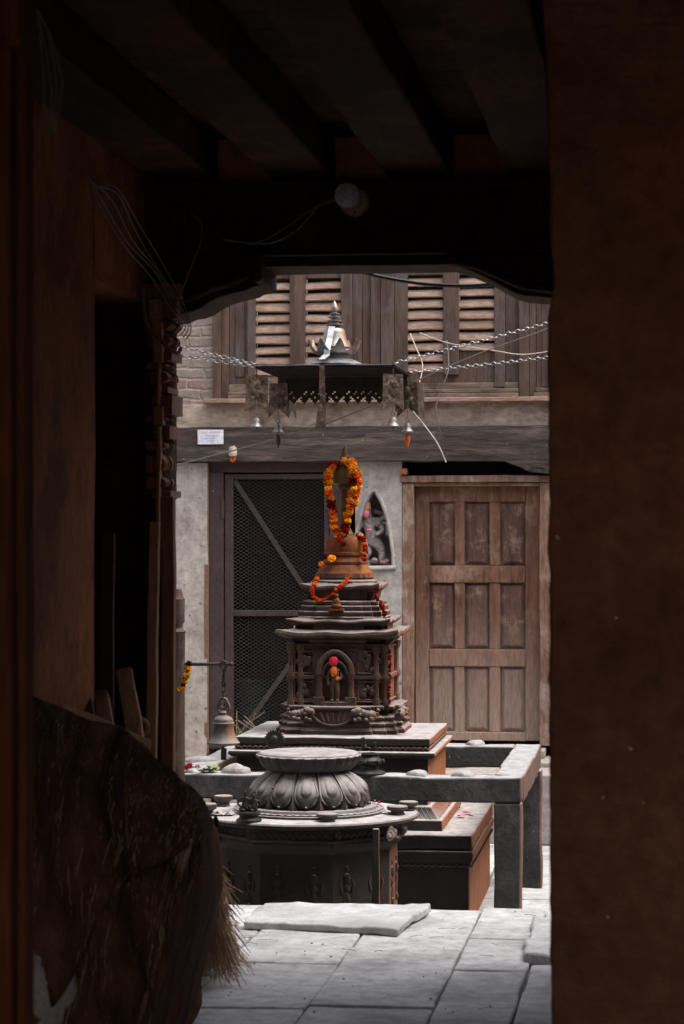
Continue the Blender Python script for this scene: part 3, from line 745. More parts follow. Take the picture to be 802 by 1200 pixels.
bm = B(); eave(bm, .207, zf(691, .2), zf(686, .2), .012, .18); part('top_plate', bm, M['shrine'], shrine)
bm = B()
def petal(a, z): return 1+.03*abs(math.sin(a*12))
lathe(bm, [(.165, zc(689, .1)), (.172, zc(686, .1)), (.172, zc(681, .1)), (.15, zc(679, .1)), (.158, zc(677, .1)), (.155, zc(673, .1))], SX, SY, 96, petal)
part('lotus_collar', bm, M['shrine'], shrine)
bm = B()
lathe(bm, [(.150, zc(675)), (.156, zc(673.5)), (.156, zc(671.5)), (.146, zc(670)), (.140, zc(667)), (.126, zc(662.5)), (.120, zc(661.5)), (.124, zc(660)), (.124, zc(658)), (.116, zc(656.5)), (.108, zc(653)), (.107, zc(651.5)), (.116, zc(650.5)), (.117, zc(647.5)), (.106, zc(646.5)), (.108, zc(643)), (.107, zc(635)), (.101, zc(630.5)), (.090, zc(628.5)), (.060, zc(627.5)), (.045, zc(626)), (.04, zc(622))], SX, SY, 64, lambda a, z: 1+.012*noise.noise(Vector((math.cos(a)*3, math.sin(a)*3, z*30)))+.008*noise.noise(Vector((math.cos(a)*9, math.sin(a)*9, z*60))))
part('dome', bm, M['ochre'], shrine)
bm = B()
lathe(bm, [(.05, zc(626)), (.04, zc(622)), (.03, zc(618)), (.027, zc(600)), (.029, zc(585)), (.026, zc(575)), (.045, zc(572)), (.05, zc(569)), (.075, zc(566)), (.082, zc(560)), (.078, zc(553)), (.06, zc(548)), (.035, zc(545)), (.022, zc(543)), (.02, zc(538)), (.026, zc(536)), (.018, zc(531)), (.012, zc(526)), (.003, zc(522.5))], SX, SY, 24)
hz = zc(566); box(bm, SX-.022, SX+.022, SY-.055, SY-.02, hz-.035, hz+.0)
part('finial', bm, M['gilt'], shrine)
# niche on the front of the body
yf = SY-hb-.012
bm = B()
nx0 = SX-.015
for s in (-1, 1):
    lathe(bm, [(.028, zb), (.028, zb+.03), (.018, zb+.04), (.02, zb+.06), (.016, zb+.07), (.016, zb+.16), (.022, zb+.17)], nx0+s*.085, yf-.008, 10)
    box(bm, nx0+s*.085-.028, nx0+s*.085+.028, yf-.035, yf, zb, zb+.045)
tube(bm, [(nx0+.088*math.cos(a_*PI/16), yf-.01, zb+.17+.10*math.sin(a_*PI/16)**.8*(1+.15*math.sin(a_*PI/16)**6)) for a_ in range(17)], .016, 8)
tube(bm, [(nx0+.066*math.cos(a_*PI/16), yf-.012, zb+.16+.075*math.sin(a_*PI/16)) for a_ in range(17)], .007, 6)
box(bm, nx0-.07, nx0+.07, yf-.05, yf, zb-.004, zb+.02)
part('niche_frame', bm, M['shrine'], shrine)
q0 = Vector((nx0, yf-.022, zb+.025))
def Q(x, z, y=0): return q0+Vector((x, y, z))
J = [(Q(0, .095), .018), (Q(.003, .125), .017), (Q(.0, .155), .021), (Q(-.002, .18), .009), (Q(-.003, .20, -.004), .015), (Q(-.003, .218), .007), (Q(-.013, .085), .014), (Q(-.014, .045), .012), (Q(-.012, .004), .009), (Q(-.016, .0, -.014), .008),
     (Q(.013, .085), .014), (Q(.016, .045, -.005), .012), (Q(.012, .004), .009), (Q(.018, .0, -.014), .008), (Q(-.026, .158), .010), (Q(-.036, .12), .0085), (Q(-.032, .08, -.01), .007), (Q(.022, .158), .010), (Q(.036, .13), .0085), (Q(.025, .11, -.016), .007)]
E = [(0, 1), (1, 2), (2, 3), (3, 4), (4, 5), (0, 6), (6, 7), (7, 8), (8, 9), (0, 10), (10, 11), (11, 12), (12, 13), (2, 14), (14, 15), (15, 16), (2, 17), (17, 18), (18, 19)]
skin('deity_relief', J, E, M['shrine'], shrine)
bm = B(); ball(bm, Q(-.003, .212, -.02), .024, 3, (1, .5, 1.05), .08); part('red_pigment', bm, M['sindoor'], shrine)
bm = B(); ball(bm, Q(-.002, .158, -.02), .02, 3, (.9, .5, 1.4), .08); ball(bm, Q(.018, .12, -.02), .011, 2, jit=.1); part('orange_pigment', bm, M['oransin'], shrine)
# shell bracket and crouching lions at the base
bm = B()
ys = SY-H0+.02
pts = [(nx0+.118*math.cos(PI+a_*PI/14), zf(831, H0)+.088*math.sin(PI+a_*PI/14)) for a_ in range(15)]
prism(bm, pts, ys-.028, ys+.03)
tube(bm, [(x, ys-.028, z) for x, z in pts], .006, 6); tube(bm, [(nx0-.125, ys-.03, zf(831, H0)+.004), (nx0+.125, ys-.03, zf(831, H0)+.004)], .011, 8)
for k in range(5): tube(bm, [(nx0+(-.07+.035*k), ys-.03, zf(832, H0)-.015), (nx0+(-.05+.025*k), ys-.03, zf(832, H0)-.06)], .006, 6)
part('shell_bracket', bm, M['shrine'], shrine)
for cxx, cyy, sg, rot in ((nx0-.175, SY-H0+.01, 1, 0), (nx0+.175, SY-H0+.01, -1, 0), (SX+H0-.03, SY-H0+.06, 1, 1)):
    bm = B()
    def L_(x, z, y=0): return (cxx+sg*x, cyy-.012+y, zf(845, H0)+z) if not rot else (cxx+.02-y, cyy+x, zf(845, H0)+z)
    for (x, z, y, r_) in ((-.03, .028, 0, .030), (-.005, .032, 0, .027), (.02, .038, 0, .027), (.045, .046, -.006, .030), (.062, .048, -.022, .018), (.07, .040, -.026, .011), (.04, .07, .0, .010), (.055, .072, -.01, .009),
                          (-.03, .012, -.022, .016), (-.005, .008, -.03, .012), (.035, .012, -.026, .013), (.055, .006, -.034, .011), (-.058, .04, 0, .010), (-.064, .058, 0, .010), (-.056, .074, 0, .008), (.028, .058, -.014, .012), (.03, .036, -.026, .011)):
        ball(bm, L_(x, z, y), r_, 2, jit=.06)
    part('lion', bm, M['shrine'], shrine, smooth=80)
bm = B()  # small seated buddha on the roof steps
c0 = Vector((SX-.012, SY-.245, zf(716, .24)))
box(bm, c0.x-.04, c0.x+.04, c0.y-.02, c0.y+.03, c0.z, c0.z+.012)
ball(bm, c0+Vector((0, 0, .027)), .03, 2, (1, .7, .5)); ball(bm, c0+Vector((0, 0, .05)), .02, 2, (1, .7, 1.2)); ball(bm, c0+Vector((0, -.003, .082)), .012, 2)
part('seated_relief', bm, M['ochre'], shrine)

# flowers
def srgb(r, g, b_): return tuple(((c/255)/12.92 if c/255 < .04 else ((c/255+.055)/1.055)**2.4) for c in (r, g, b_))
ORANGE = [srgb(252, 185, 55), srgb(253, 200, 75), srgb(246, 150, 35), srgb(255, 205, 90)]
REDF = [srgb(150, 20, 22), srgb(190, 40, 20)]
YEL = [srgb(250, 205, 30), srgb(240, 190, 20), srgb(250, 220, 60)]
def flower(bm, lay, c, r, col):
    vs = ball(bm, c, r, 3, (1, 1, .85), .26)
    for v_ in vs:
        d = (v_.co-Vector(c)).length/r
        k = .55+.55*min(max((d-.7)/.5, 0), 1)
        for l in v_.link_loops: l[lay] = (*[x*k for x in col], 1)
def garland(name, pts, r, label, cat='garland', group=None, cols=None, every=None, fill=2, spread=.5, seed=1):
    rnd = random.Random(seed)
    path = bez(pts, 10); bm = B(); lay = bm.loops.layers.color.new('tint')
    # resample
    acc = 0; step = r*.95; last = path[0]; k = 0
    state = random.getstate(); random.seed(seed)
    for p, q in zip(path, path[1:]):
        L = (q-p).length; t = step-acc
        while t <= L:
            c = p+(q-p)*(t/L)
            reds = every and (k % every[0]) < every[1]
            for f_ in range(fill):
                o_ = Vector((rnd.uniform(-1, 1), rnd.uniform(-1, 1), rnd.uniform(-1, 1)))*r*spread
                col = rnd.choice(REDF if reds else (cols or ORANGE)); kk_ = rnd.uniform(.6, 1.05); col = [q_*kk_ for q_ in col]
                flower(bm, lay, c+o_, r*rnd.uniform(.7, 1.05), col)
            k += 1; t += step
        acc = (acc+L) % step
    random.setstate(state)
    o = single(name, bm, M['flower'], pts[0], label, cat, group, smooth=0)
    return o
yA = SY-.10
def G(u, v, y=yA): return at(u, v, y)
garland('marigold_garland', [G(398, 541, SY-.03), G(389, 547, SY-.08), G(384, 559), G(386, 575), G(389, 592), G(390, 608), G(394, 622, SY-.08), G(400, 629, SY-.08), G(404, 622, SY-.09), G(407, 606), G(411, 590), G(414, 573), G(415, 556, SY-.11), G(411, 545, SY-.09), G(405, 540, SY-.03)],
        .020, 'long orange and red marigold garland hung over the finial of the stupa', every=(13, 3), seed=3)
garland('marigold_garland', [G(410, 538, SY-.02), G(418, 549, SY-.04), G(420, 562, SY-.04), G(419, 576, SY-.05), G(415, 590, SY-.06)], .017, 'short second strand of marigolds on the right of the finial', fill=2, seed=5)
garland('marigold_garland', [at(417, 626, SY-.04), at(424, 631, SY-.06), at(428, 640, SY-.08), at(427, 649, SY-.1), at(428, 658, SY-.1)], .014, 'red orange flower string lying on the right shoulder of the dome', cols=ORANGE[2:3]+REDF[1:]+ORANGE[:1], seed=6)
yB = SY-.225
garland('marigold_garland', [at(413, 673, SY-.17), at(406, 681, SY-.19), at(398, 688, SY-.23), at(391, 696, yB), at(381, 703, yB), at(371, 702, yB), at(366, 693, yB), at(369, 684, SY-.2), at(373, 675, SY-.17)], .0125,
        'thin looped string of orange marigold buds on the stupa top plate', cols=[srgb(238, 135, 25), srgb(222, 100, 18), srgb(242, 160, 40)], fill=1, spread=.25, seed=7)
garland('marigold_garland', [Vector((SX+.205, SY-.19, zc(688, .2))), Vector((SX+.20, SY-.21, zc(698, .2))), Vector((SX+.235, SY-.2, zc(712, .2))), Vector((SX+.25, SY-.21, zc(722, .2)))], .009,
        'sparse string of tiny orange flowers trailing down the right corner steps', cols=[srgb(205, 85, 20), srgb(170, 60, 20)], fill=1, spread=.9, seed=8)
garland('marigold_garland', [Vector((SX+.262, SY-.262, zc(752, .2))), Vector((SX+.278, SY-.258, zc(775, .2))), Vector((SX+.272, SY-.262, zc(800, .2))), Vector((SX+.276, SY-.262, zc(822, .2)))], .008,
        'rusty orange thread of flowers hanging down the right corner of the shrine body', cols=[srgb(190, 70, 15), srgb(150, 50, 15)], fill=1, spread=.7, seed=9)
for (u, v, y, r, col, nm, lb) in ((389, 654.5, SY-.135, .022, ORANGE[1], 'marigold', 'single round orange marigold resting against the dome'), (380.5, 652, SY-.125, .016, srgb(120, 55, 95), 'purple_flower', 'small purple flower beside the marigold on the dome'),
                                 (377, 661, SY-.13, .014, ORANGE[0], 'marigold', 'small orange bud under the purple flower at the dome edge'), (403, 637, SY-.115, .016, REDF[0], 'red_flower', 'dark red blossom stuck to the front of the dome'),
                                 (398, 633, SY-.115, .012, REDF[1], 'red_flower', 'tiny scarlet petal cluster just above the dark red blossom')):
    bm = B(); lay = bm.loops.layers.color.new('tint'); c_ = at(u, v, y)
    for k in range(5): flower(bm, lay, c_+Vector((random.uniform(-.3, .3), random.uniform(-.2, .2), random.uniform(-.3, .3)))*r, r*.8, col)
    single(nm, bm, M['flower'], c_, lb, 'flower', smooth=0)

# ================================================================== STONE RAIL FRAME
RX1 = at(612, 912, 12.05).x; RY0 = 12.05; RY1 = 13.95
RX0 = at(222, 905, 12.05).x-.10
RT = at(600, 912, 12.05).z
rw = .15
frame = thing('stone_railing', ((RX0+RX1)/2, (RY0+RY1)/2, SINK), 'low dark stone post and rail enclosure around the shrine pedestal', 'railing')
def rail(x0, x1, y0, y1, seed, h=.125):
    bm = B(); rbox(bm, x0, x1, y0, y1, RT-h, RT, seg=.06, amp=.008, freq=5, seed=seed); part('rail', bm, M['rail'], frame, bevel=.01)
rail(RX0, RX1, RY0, RY0+rw, 1); rail(RX0+rw, RX1-rw, RY1-rw, RY1, 2); rail(RX1-rw, RX1, RY0+rw+.002, RY1, 3, .14); rail(RX0, RX0+rw, RY0+rw+.002, RY1, 4)
for (x, y) in ((RX1-rw+.01, RY0+.004), (RX1-rw+.03, RY1-.25), (RX0+.01, RY0+.004), (RX0+.01, RY1-.16)):
    bm = B(); rbox(bm, x, x+.135, y, y+.135, SINK-.1, RT-.127, seg=.06, amp=.007, freq=5, seed=x); part('post', bm, M['rail'], frame, bevel=.01)
def lump(u, v, Y, w, label, h=.035, name='worn_stone', m='lump'):
    p = at(u, v, Y); p.z = RT-.004
    bm = B(); vs = ball(bm, p, 1, 3, (w/2, .05, h))
    for q in vs:
        d = noise.noise(q.co*22)*.012; q.co += Vector((d, d, d*.6))
        if q.co.z < p.z: q.co.z = p.z
    single(name, bm, M[m], p, label, 'stone', 'pale worn stones on the railing')
lump(489, 908, RY0+.075, .115, 'flat pale worn stone on the front rail, nearest the middle of the front rail')
lump(543, 908, RY0+.075, .12, 'flat pale worn stone on the front rail, just left of the corner post')
lump(557, 874, RY1-.075, .11, 'pale worn stone on the back rail in front of the wooden door')
lump(277, 902, RY0+.075, .16, 'rough grey pile of dried offering on the left of the front rail', .05)
lump(228, 903, RY0+.075, .1, 'pale lump beside the pillar at the left end of the front rail', .03)
lump(236, 884, RY0+.7, .2, 'rough grey stone on top of the left side rail behind the bell', .03)
# offerings on the rail
p = at(244, 903, RY0+.06); p.z = RT
bm = B(); rnd = random.Random(2)
for k in range(26):
    a_ = rnd.uniform(0, 2*PI); l = rnd.uniform(.03, .06); z = rnd.uniform(.01, .05); b_ = Vector((math.cos(a_), math.sin(a_), .3)); w_ = Vector((-math.sin(a_), math.cos(a_), .2))*l*.35
    o_ = p+Vector((rnd.uniform(-.03, .03), rnd.uniform(-.03, .03), z*.6))
    quad(bm, o_, o_+b_*l*.5+w_, o_+b_*l, o_+b_*l*.5-w_)
single('leaf_offering', bm, M['leaf'], p, 'small bunch of wilted green leaves on the front rail', 'leaves', smooth=0)
p = at(225, 899, RY0+.06); p.z = RT+.028
bm = B(); lay = bm.loops.layers.color.new('tint')
for k in range(5): flower(bm, lay, p+Vector((random.uniform(-.03, .03), random.uniform(-.02, .02), random.uniform(0, .01))), .014, random.choice([srgb(190, 40, 80), srgb(225, 200, 205), srgb(210, 210, 210)]))
single('pink_flower', bm, M['flower'], p, 'pink and white flowers at the left end of the front rail beside the pillar', 'flower', smooth=0)
# bronze vessel with two birds
p = at(433, 903, RY0+.075); p.z = RT
ves = thing('bronze_censer', p, 'blackened bronze censer with two perched birds on the front rail', 'censer')
bm = B()
lathe(bm, [(.075, 0), (.085, .012), (.07, .022), (.05, .028), (.048, .05), (.062, .058), (.066, .075), (.05, .09), (.045, .10), (.055, .106), (.03, .112)], p.x, p.y, 24)
for v_ in bm.verts: v_.co.z += p.z
for k in range(6):
    a_ = k*PI/3+.3; ball(bm, p+Vector((.07*math.cos(a_), .07*math.sin(a_), .068)), .012, 2)
part('bowl', bm, M['blackbronze'], ves)
for s, hgt in ((-1, 1.25), (1, .85)):
    q0 = p+Vector((s*.026, 0, .108))
    J = [(q0+Vector((0, 0, .012)), .014), (q0+Vector((s*.004, -.01, .03*hgt)), .012), (q0+Vector((0, -.012, .05*hgt)), .009), (q0+Vector((s*.0, -.016, .062*hgt)), .011), (q0+Vector((s*.012, -.026, .062*hgt)), .004), (q0+Vector((-s*.004, .02, .03)), .008), (q0+Vector((-s*.002, .034, .045)), .004)]
    skin('bird', J, [(0, 1), (1, 2), (2, 3), (3, 4), (0, 5), (5, 6)], M['blackbronze'], ves)
# spiky crest lamp behind the lotus
p = at(322, 905, RY0+.10); p.z = RT
cr = thing('spiked_crest', p, 'black bronze crest with radiating spikes standing behind the lotus bowl', 'crest')
bm = B(); lathe(bm, [(.045, 0), (.05, .01), (.02, .02), (.014, .06), (.02, .09), (.014, .12), (.018, .15)], p.x, p.y, 16)
for v_ in bm.verts: v_.co.z += p.z
part('stem', bm, M['blackbronze'], cr)
bm = B(); c0 = p+Vector((0, 0, .172)); n = 44
rim = []
for k in range(n):
    a_ = 2*PI*k/n; r_ = .042 if k % 2 else .054; rim.append((c0.x+r_*math.cos(a_), c0.z+r_*.95*math.sin(a_)))
prism(bm, rim, p.y-.012, p.y+.012); ball(bm, c0+Vector((0, -.012, 0)), .022, 2, (1, .6, 1)); part('crest', bm, M['blackbronze'], cr)
# loose petals on the plinth
for i, (u, v, w_) in enumerate(((548, 953, .03), (541, 957, .035), (536, 948, .02), (557, 940, .02), (553, 957, .018))):
    p = at(u, v, 12.5); t = (EYE-PZ-.006)/((v-620)/F) ; d_ = at(u, v, 10); k_ = (PZ+.004-EYE)/(d_.z-EYE); p = Vector((d_.x*k_, d_.y*k_, PZ+.004))
    bm = B()
    vs = [bm.verts.new(p+Vector((w_*math.cos(a_)*random.uniform(.6, 1.1), w_*math.sin(a_)*.8, abs(math.cos(a_*1.3+i))*.012))) for a_ in [2*PI*k/9 for k in range(9)]]
    cv = bm.verts.new(p+Vector((0, 0, .003)))
    for k in range(9): face(bm, (cv, vs[k], vs[(k+1) % 9]))
    single('fallen_petal', bm, M['petal'] if i != 1 else M['pink'], p, 'loose pink or red petal lying on the pale plinth slab by the corner post', 'petal', 'fallen petals on the plinth')

# ================================================================== LOTUS PEDESTAL
LY = 11.38
LC = at(362, 900, LY); LX = LC.x
kl = 11.5/F
def zl(v, r=0): return EYE-(v-620)*(11.5-r)/F
lotus = thing('lotus_pedestal', (LX, LY, SINK), 'round grey stone double lotus pedestal on an eight sided carved drum', 'pedestal')
ST = .305
bm = B()
def octa(r, z, rot=PI/8): return [(LX+r*math.cos(rot+k*PI/4), LY+r*math.sin(rot+k*PI/4), z) for k in range(8)]
oc = [(.47, SINK-.1), (.47, SINK+.03), (.45, SINK+.05), (.44, SINK+.07), (.44, .155), (.452, .17), (.47, .18), (.488, .195), (.492, .205), (.488, .216), (.46, .22), (.46, .262), (.44, .268), (.44, .278)]
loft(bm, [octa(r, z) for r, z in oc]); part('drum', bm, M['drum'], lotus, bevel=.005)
bm = B()
for f_ in range(8):
    a_ = f_*PI/4; nr_ = Vector((math.cos(a_), math.sin(a_), 0)); tn = Vector((-nr_.y, nr_.x, 0)); ap = .46*math.cos(PI/8)+.002
    pts = []
    for k in range(41):
        t = -.165+.33*k/40; pts.append(Vector((LX, LY, .238+.008*math.sin(k*PI/2)))+nr_*ap+tn*t)
    tube(bm, pts, .004, 5)
part('scroll_border', bm, M['lotus'], lotus)
# relief figures in arched frames on each face of the drum
for f_ in range(8):
    a_ = f_*PI/4; nr_ = Vector((math.cos(a_), math.sin(a_), 0)); tn = Vector((-nr_.y, nr_.x, 0)); ap = .44*math.cos(PI/8)
    if nr_.y > .5: continue
    c0 = Vector((LX, LY, .115))+nr_*(ap-.0095)
    bm = B()
    for off in (-.085, .085):
        cc = c0+tn*off
        tube(bm, [cc+tn*(.055*math.cos(k*PI/12))+Vector((0, 0, -.03+.085*math.sin(k*PI/12))) for k in range(13)], .006, 6)
        for s in (-1, 1): tube(bm, [cc+tn*s*.055+Vector((0, 0, -.03)), cc+tn*s*.055+Vector((0, 0, -.25))], .006, 6)
        for (dz, r_, sc) in ((-.03, .018, 1), (-.075, .024, 1.3), (-.12, .02, 1.2), (-.165, .02, 1.6), (-.215, .024, 1)):
            ball(bm, cc+Vector((0, 0, dz)), r_, 2, (1, 1, sc))
        for s in (-1, 1):
            tube(bm, [cc+tn*s*.02+Vector((0, 0, -.06)), cc+tn*s*.04+nr_*.008+Vector((0, 0, -.10)), cc+tn*s*.03+nr_*.01+Vector((0, 0, -.14))], .007, 6)
            tube(bm, [cc+tn*s*.010+Vector((0, 0, -.13)), cc+tn*s*.013+nr_*.008+Vector((0, 0, -.18)), cc+tn*s*.015+Vector((0, 0, -.235))], .009, 6)
    part('relief_panel', bm, M['drum'], lotus)
bm = B()
def wob(a, z): return 1+.006*noise.noise(Vector((math.cos(a)*4, math.sin(a)*4, z)))+.004*noise.noise(Vector((math.cos(a)*14, math.sin(a)*14, z)))
lathe(bm, [(.48, .279), (.51, .28), (.523, .286), (.525, .298), (.518, ST), (.40, ST+.002), (.36, ST+.003)], LX, LY, 72, wob); part('round_slab', bm, M['drum'], lotus)
bm = B(); lathe(bm, [(.36, ST), (.362, ST+.014), (.345, ST+.022), (.33, ST+.024), (.325, ST+.035), (.30, ST+.036)], LX, LY, 64)
tube(bm, [(LX+.352*math.cos(k*PI/60), LY+.352*math.sin(k*PI/60), ST+.0185+.004*(k % 2)) for k in range(121)], .005, 5)
part('bead_ring', bm, M['lotus'], lotus)
# lower lotus with big drooping petals
def rl(t): # t 0 bottom..1 top
    return .280*(1-t**2.6*.42)-.0*t
z0l, z1l = ST+.034, zl(905, .17)
bm = B()
lathe(bm, [(.26, z0l)]+[(rl(k/10)-.012, z0l+(z1l-z0l)*k/10) for k in range(11)]+[(.10, z1l+.006)], LX, LY, 64); part('lotus_core', bm, M['lotus'], lotus)
NP = 14
def petal_mesh(bm, a0, wid, off, zlo, zhi, inset=False):
    nu, nv_ = 8, 9; g = []
    for j in range(nv_+1):
        t = j/nv_    # 0 tip (bottom) .. 1 top
        tq = t/.42; w_ = wid*max(.02, (tq*(2-tq))**.5 if tq < 1 else 1-.22*(t-.42)/.58)
        row = []
        for i in range(nu+1):
            s = -1+2*i/nu
            tt = zlo+(zhi-zlo)*t
            bul = off*(1-s*s)**.5*(.4+.6*math.sin(t*PI)) if abs(s) < 1 else 0
            r_ = rl(tt)-.004+bul+(.012*(1-t)**3 if not inset else .004)
            a_ = a0+s*w_
            row.append(bm.verts.new((LX+r_*math.cos(a_), LY+r_*math.sin(a_), z0l+(z1l-z0l)*tt)))
        g.append(row)
    for j in range(nv_):
        for i in range(nu): face(bm, (g[j][i], g[j][i+1], g[j+1][i+1], g[j+1][i]))
    return g
for k in range(NP):
    a0 = 2*PI*k/NP-PI/2+.1
    bm = B()
    g = petal_mesh(bm, a0, .205, .020, .10, .95)
    edge = [Vector(r_[0].co) for r_ in reversed(g)]+[Vector(v_.co) for v_ in g[0][1:-1]]+[Vector(r_[-1].co) for r_ in g]
    tube(bm, edge, .0065, 6)
    petal_mesh(bm, a0, .125, .026, .24, .90, True)
    # leaf tip between petals
    a1 = a0+PI/NP
    tip = []
    for t, w_ in ((.0, .05), (.06, .075), (.14, .05), (.24, .03), (.42, .012)):
        tip.append([(LX+(rl(t)+.004+(.012 if i == 1 else 0))*math.cos(a1+s*w_), LY+(rl(t)+.004+(.012 if i == 1 else 0))*math.sin(a1+s*w_), z0l+(z1l-z0l)*t) for i, s in enumerate((-1, 0, 1))])
    loft(bm, tip, False, False, False)
    part('lotus_petal', bm, M['lotus'], lotus, smooth=50)
# upper fluted bowl
NF = 26
def flute(amp): return lambda a, z: 1+amp*(abs(math.cos(a*NF/2))-.5)
bm = B()
zr = .588
rows = [(.10, z1l-.002, 0), (.180, z1l-.004, 0), (.202, z1l+.001, .010), (.220, z1l+.014, .022), (.232, z1l+.034, .028), (.238, z1l+.056, .028), (.241, z1l+.076, .026), (.242, zr-.022, .022), (.247, zr-.017, .03), (.249, zr-.010, .03), (.244, zr-.005, .02), (.236, zr-.003, 0), (.235, zr, 0), (.228, zr+.003, 0), (.10, zr+.004, 0)]
def lobe(k): return abs(math.cos(PI*2*k/312*NF/2))**.6-.6
loft(bm, [[(LX+r_*(1+am*lobe(k))*math.cos(2*PI*k/312), LY+r_*(1+am*lobe(k))*math.sin(2*PI*k/312), z-(.010*lobe(k) if zr-.025 < z < zr-.015 else 0)) for k in range(312)] for r_, z, am in rows])
part('lotus_bowl', bm, M['lotus'], lotus, smooth=60)
# stick supports under the slab
for (u, Y) in ((441, 10.99), (253.5, 11.12)):
    p = at(u, 1000, Y); bm = B(); rbox(bm, p.x-.015, p.x+.015, p.y-.015, p.y+.015, SINK-.1, .279, seg=.08, amp=.003); part('support_post', bm, M['drum'], lotus, bevel=.003)
for u in (300, 388):
    p = at(u, 980, 10.98); bm = B(); rbox(bm, p.x-.042, p.x+.042, p.y-.01, p.y+.06, .205, .279, seg=.03, amp=.003); part('slab_bracket', bm, M['shrine'], lotus, bevel=.004)
# butter lamps on the slab
def lampy(u, v, label, r=.046, h=.03):
    d_ = at(u, v, 10); k_ = (ST+.004-EYE)/(d_.z-EYE); p = Vector((d_.x*k_, d_.y*k_, ST+.003))
    bm = B(); lathe(bm, [(r*.7, 0), (r*.75, .004), (r*.62, .008), (r*.62, h*.4), (r*.95, h*.55), (r, h*.7), (r, h*.92), (r*.93, h), (r*.6, h*.98)], p.x, p.y, 24)
    for v_ in bm.verts: v_.co.z += p.z
    single('butter_lamp', bm, M['lampclay'], p, label, 'oil lamp', 'round oil lamps on the lotus slab')
lampy(384, 962, 'round dark oil lamp at the front of the slab under the lotus', .05, .036)
lampy(466, 954, 'dusty oil lamp on the right edge of the slab, nearer of the two', .05, .04)
lampy(479, 949, 'dusty oil lamp on the right edge of the slab, farther of the two', .046, .042)
lampy(243, 955, 'oil lamp on the left edge of the slab beside the tarpaulin', .046, .055)
lampy(262, 944, 'taller oil lamp on the left of the slab behind the other', .046, .05)
def on_slab(u, v):
    d_ = at(u, v, 10); k_ = (ST+.004-EYE)/(d_.z-EYE); return Vector((d_.x*k_, d_.y*k_, ST+.003))
p = on_slab(292, 962)
fig = thing('bronze_figurine', p, 'small black bronze pair of seated deities on the left front of the slab', 'statue')
bm = B(); lathe(bm, [(.055, 0), (.058, .008), (.045, .016), (.042, .026), (.052, .034), (.054, .042), (.04, .046)], p.x, p.y, 24, lambda a, z: 1+.04*abs(math.sin(a*6)))
for v_ in bm.verts: v_.co.z += p.z
part('lotus_base', bm, M['blackbronze'], fig)
for s, hh in ((-.018, 1.12), (.022, .95)):
    q0 = p+Vector((s, 0, .045))
    def K(x, z, y=0): return q0+Vector((x*hh, y*hh, z*hh))
    J = [(K(0, .012), .016), (K(0, .035), .013), (K(0, .05), .014), (K(0, .06), .006), (K(0, .073, -.003), .0105), (K(0, .088), .005), (K(-.022, .008, -.012), .010), (K(.005, .005, -.026), .008), (K(.022, .008, -.012), .010), (K(-.022, .05), .007), (K(-.03, .03, -.006), .006), (K(-.012, .02, -.02), .005), (K(.022, .05), .007), (K(.032, .036, -.006), .006), (K(.03, .058, -.014), .005)]
    skin('seated_figure', J, [(0, 1), (1, 2), (2, 3), (3, 4), (4, 5), (0, 6), (6, 7), (0, 8), (2, 9), (9, 10), (10, 11), (2, 12), (12, 13), (13, 14)], M['blackbronze'], fig)
p = on_slab(441, 950)
bm = B(); rnd = random.Random(6)
for k in range(9):
    a_ = k*.9; r_ = .018; c_ = p+Vector((rnd.uniform(-.012, .012), rnd.uniform(-.012, .012), .006+.005*k)); 
    quad(bm, c_, c_+Vector((r_*math.cos(a_), r_*math.sin(a_), .01)), c_+Vector((r_*1.3*math.cos(a_+.5), r_*1.3*math.sin(a_+.5), .002)), c_+Vector((r_*math.cos(a_+1), r_*math.sin(a_+1), .006)))
single('pink_blossom', bm, M['petal'], p, 'crumpled pink blossom on the slab at the right of the lotus', 'flower', smooth=0)
def cloth_piece(u, v, w, m, label, name, dz=.012, z=None):
    p = on_slab(u, v)
    if z is not None: p.z = z
    bm = B(); n = 6; g = []
    for i in range(n+1):
        row = []
        for j in range(n+1):
            x, y = (i/n-.5)*w, (j/n-.5)*w*.7
            row.append(bm.verts.new(p+Vector((x+.2*y, y, .004+abs(noise.noise(Vector((x*40, y*40, u))))*dz))))
        g.append(row)
    for i in range(n):
        for j in range(n): face(bm, (g[i][j], g[i+1][j], g[i+1][j+1], g[i][j+1]))
    single(name, bm, M[m], p, label, 'scrap')
cloth_piece(262, 955, .10, 'lump', 'crumpled pale rag between the oil lamps on the left of the slab', 'rag', .03)
cloth_piece(452, 953, .07, 'lump', 'white scrap of paper on the slab in front of the right hand lamps', 'paper_scrap', .012)
p = at(459, 975, 11.0)
bm = B()
for k in range(5): ball(bm, p+Vector((random.uniform(-.012, .012), random.uniform(-.02, .02), random.uniform(-.02, .02))), .017, 2, (1, .7, 1.1), .25)
single('cloth_bundle', bm, M['sack'], p, 'small pinkish cloth knot hanging under the right edge of the round slab', 'cloth')

